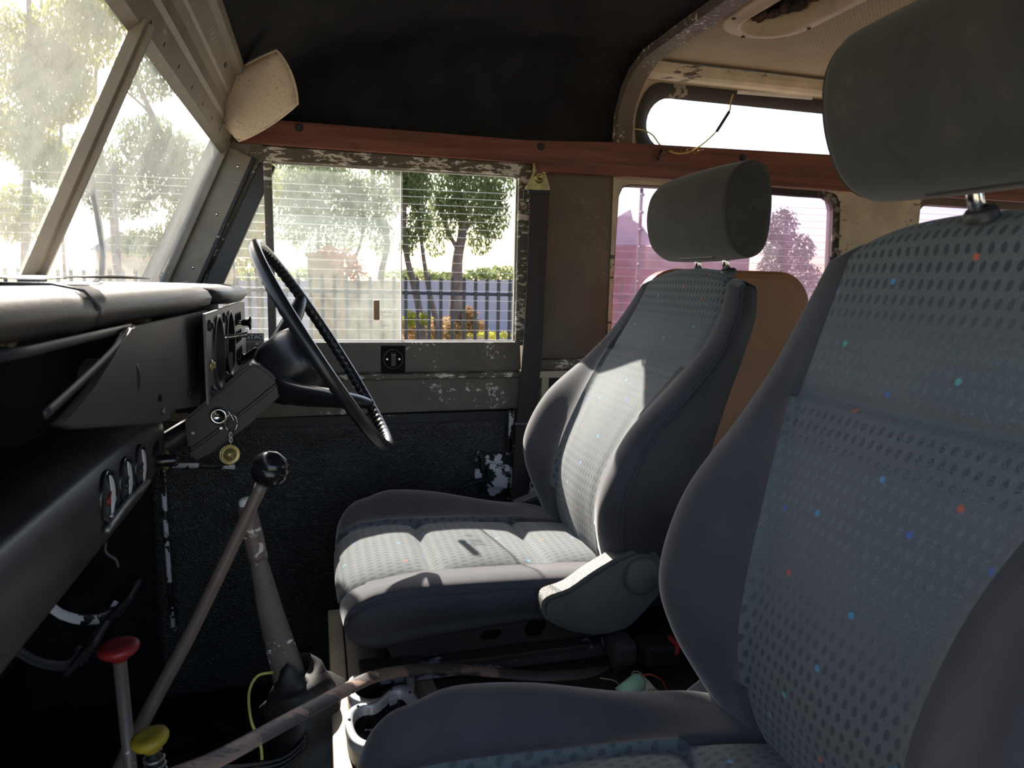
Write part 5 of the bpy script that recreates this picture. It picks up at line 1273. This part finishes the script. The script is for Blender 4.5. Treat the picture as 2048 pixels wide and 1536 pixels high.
tree('windscreen_tree', 'branching gum tree filling the right windscreen pane', 'tree', 10, [[(250, 620, 0, 14), (232, 520, 0, 13), (225, 420, 0, 12), (210, 360, 0, 9), (190, 200, 0, 7), (200, 60, 0, 5)], [(226, 430, 0, 7), (330, 380, 0, 8), (345, 355, 0, 6), (290, 330, 0, 5), (250, 310, 0, 4)], [(340, 300, 0, 12), (290, 200, 0, 9), (270, 150, 0, 7), (250, 90, 0, 5)], [(225, 400, 0, 8), (310, 260, 0, 6), (250, 180, 0, 4)]],
     [(300, 290, 60, 60, 800), (360, 330, 60, 60, 800), (240, 380, 70, 50, 700), (380, 400, 50, 50, 500), (300, 140, 50, 50, 500), (170, 330, 60, 60, 600), (350, 470, 50, 30, 300), (280, 480, 50, 25, 220)], M['leaf'], 'trees ahead of the windscreen')
tree('windscreen_tree', 'tall thin tree with yellow-green leaves at the left edge of the windscreen', 'tree', 9, [[(50, 620, 0, 14), (52, 420, 0, 13), (58, 250, 0, 12), (62, 120, 0, 10), (55, -60, 0, 8)], [(58, 130, 0, 5), (20, 60, 0, 4), (-40, 30, 0, 3)], [(60, 300, 0, 5), (100, 220, 0, 4), (150, 150, 0, 3)], [(130, 560, 0, 6), (120, 300, 0, 5), (140, 60, 0, 4)]],
     [(110, 160, 60, 70, 1300), (40, 260, 60, 50, 700), (150, 60, 70, 60, 900), (100, 320, 50, 40, 500), (20, 100, 60, 80, 900), (30, 420, 60, 50, 600), (200, 20, 60, 40, 500)], M['leaf_yellow'], 'trees ahead of the windscreen')
tree('distant_tree', 'dense round dark tree seen through the purple tinted rear window', 'tree', 24, [[(1575, 640, 0, 14), (1572, 560, 0, 11), (1568, 470, 0, 7)]],
     [(1565, 450, 34, 42, 900), (1590, 500, 45, 45, 1300), (1550, 540, 40, 50, 1300), (1610, 560, 40, 45, 1100), (1540, 480, 24, 40, 500)], M['leaf_dark'], L=.16, Wd=.035, droop=.3)
tree('hedge', 'row of low green bushes along the top of the lilac wall', 'hedge', 23, [], [(500, 552, 60, 14, 500), (820, 548, 60, 14, 500), (890, 552, 50, 12, 500), (1000, 545, 60, 16, 700), (620, 548, 60, 14, 500), (960, 550, 40, 16, 400)], M['leaf'], L=.14, Wd=.04, droop=.2)
tree('dry_shrub', 'low dry brown shrubs in front of the wall behind the fence', 'shrub', 13, [], [(840, 665, 45, 25, 900), (900, 660, 50, 24, 1000), (935, 640, 22, 26, 500), (950, 660, 24, 20, 400), (815, 650, 20, 20, 300)], M['leaf_dry'], L=.09, Wd=.018, droop=-.6)
tree('green_shrub', 'small green weeds at the foot of the fence', 'shrub', 11.2, [], [(822, 642, 16, 16, 250), (850, 640, 14, 14, 150), (990, 672, 60, 6, 300)], M['leaf_yellow'], L=.07, Wd=.016, droop=-.5)
# soil mound
bm = bmesh.new(); mc = at(880, 690, Y=14.5); bmesh.ops.create_icosphere(bm, subdivisions=3, radius=1, matrix=Matrix.Translation((mc.x, mc.y, GZ)) @ Matrix.Diagonal((1.5, 1.0, .75, 1)))
for v_ in bm.verts: v_.co += v_.co.normalized() * mnoise.noise(v_.co * 2) * .12
bm_link('soil_mound', bm, M['stone'], smooth=True, label='brown heap of soil behind the fence below the gum tree', cat='heap')
# tan pillar and red leaves built for a reflection-like blur in the pane
sp_ = empty('pillar_for_reflection', at(650, 690, Y=12), 'tan pillar built for a reflection-like blur in the dusty sliding pane', 'pillar')
a, b = at(614, 512, Y=12), at(688, 512, Y=12); box('shaft', (a.x, 12, GZ), (b.x, 12.6, a.z), M['stone'], sp_, bevel=.02); box('cap', (a.x - .04, 11.96, a.z), (b.x + .04, 12.64, a.z + .06), M['stone'], sp_, bevel=.02)
a, b = at(688, 560, Y=12.2), at(805, 560, Y=12.2); box('low_wall', (a.x, 12.2, GZ), (b.x, 12.5, a.z), M['stone'], sp_, bevel=.02)
tree('red_leaves_for_reflection', 'red leaf cluster beside the tan pillar, for the same reflection-like blur', 'shrub', 11.8, [], [(690, 520, 30, 26, 260), (660, 500, 18, 12, 80), (715, 545, 16, 20, 100)], M['leaf_red'], L=.07, Wd=.03, droop=0.1)
# buildings far behind the tinted window
rb = empty('red_building', at(1350, 600, Y=26), 'red brick building low in the purple tinted rear window', 'building')
a, b = at(1180, 488, Y=26), at(1500, 505, Y=26); box('wall', (a.x, 26, GZ), (b.x, 30, a.z), M['redwall'], rb)
plate('gable', [at(x, y, Y=27) for x, y in ((1200, 490), (1200, 455), (1262, 418), (1266, 440), (1285, 452), (1310, 490))], [], (0, 1, 0), M['pinkroof'], rb)
hs_ = empty('pale_house', at(250, 560, Y=20), 'pale house with a low roof seen through the windscreen', 'house')
plate('roof', [at(x, y, Y=20) for x, y in ((175, 500), (225, 470), (275, 472), (335, 502))], [], (0, 3, 0), M['wall_out'], hs_)
a, b = at(185, 500, Y=20), at(330, 503, Y=20); box('wall', (a.x, 20.2, GZ), (b.x, 23, a.z), M['cream'], hs_)
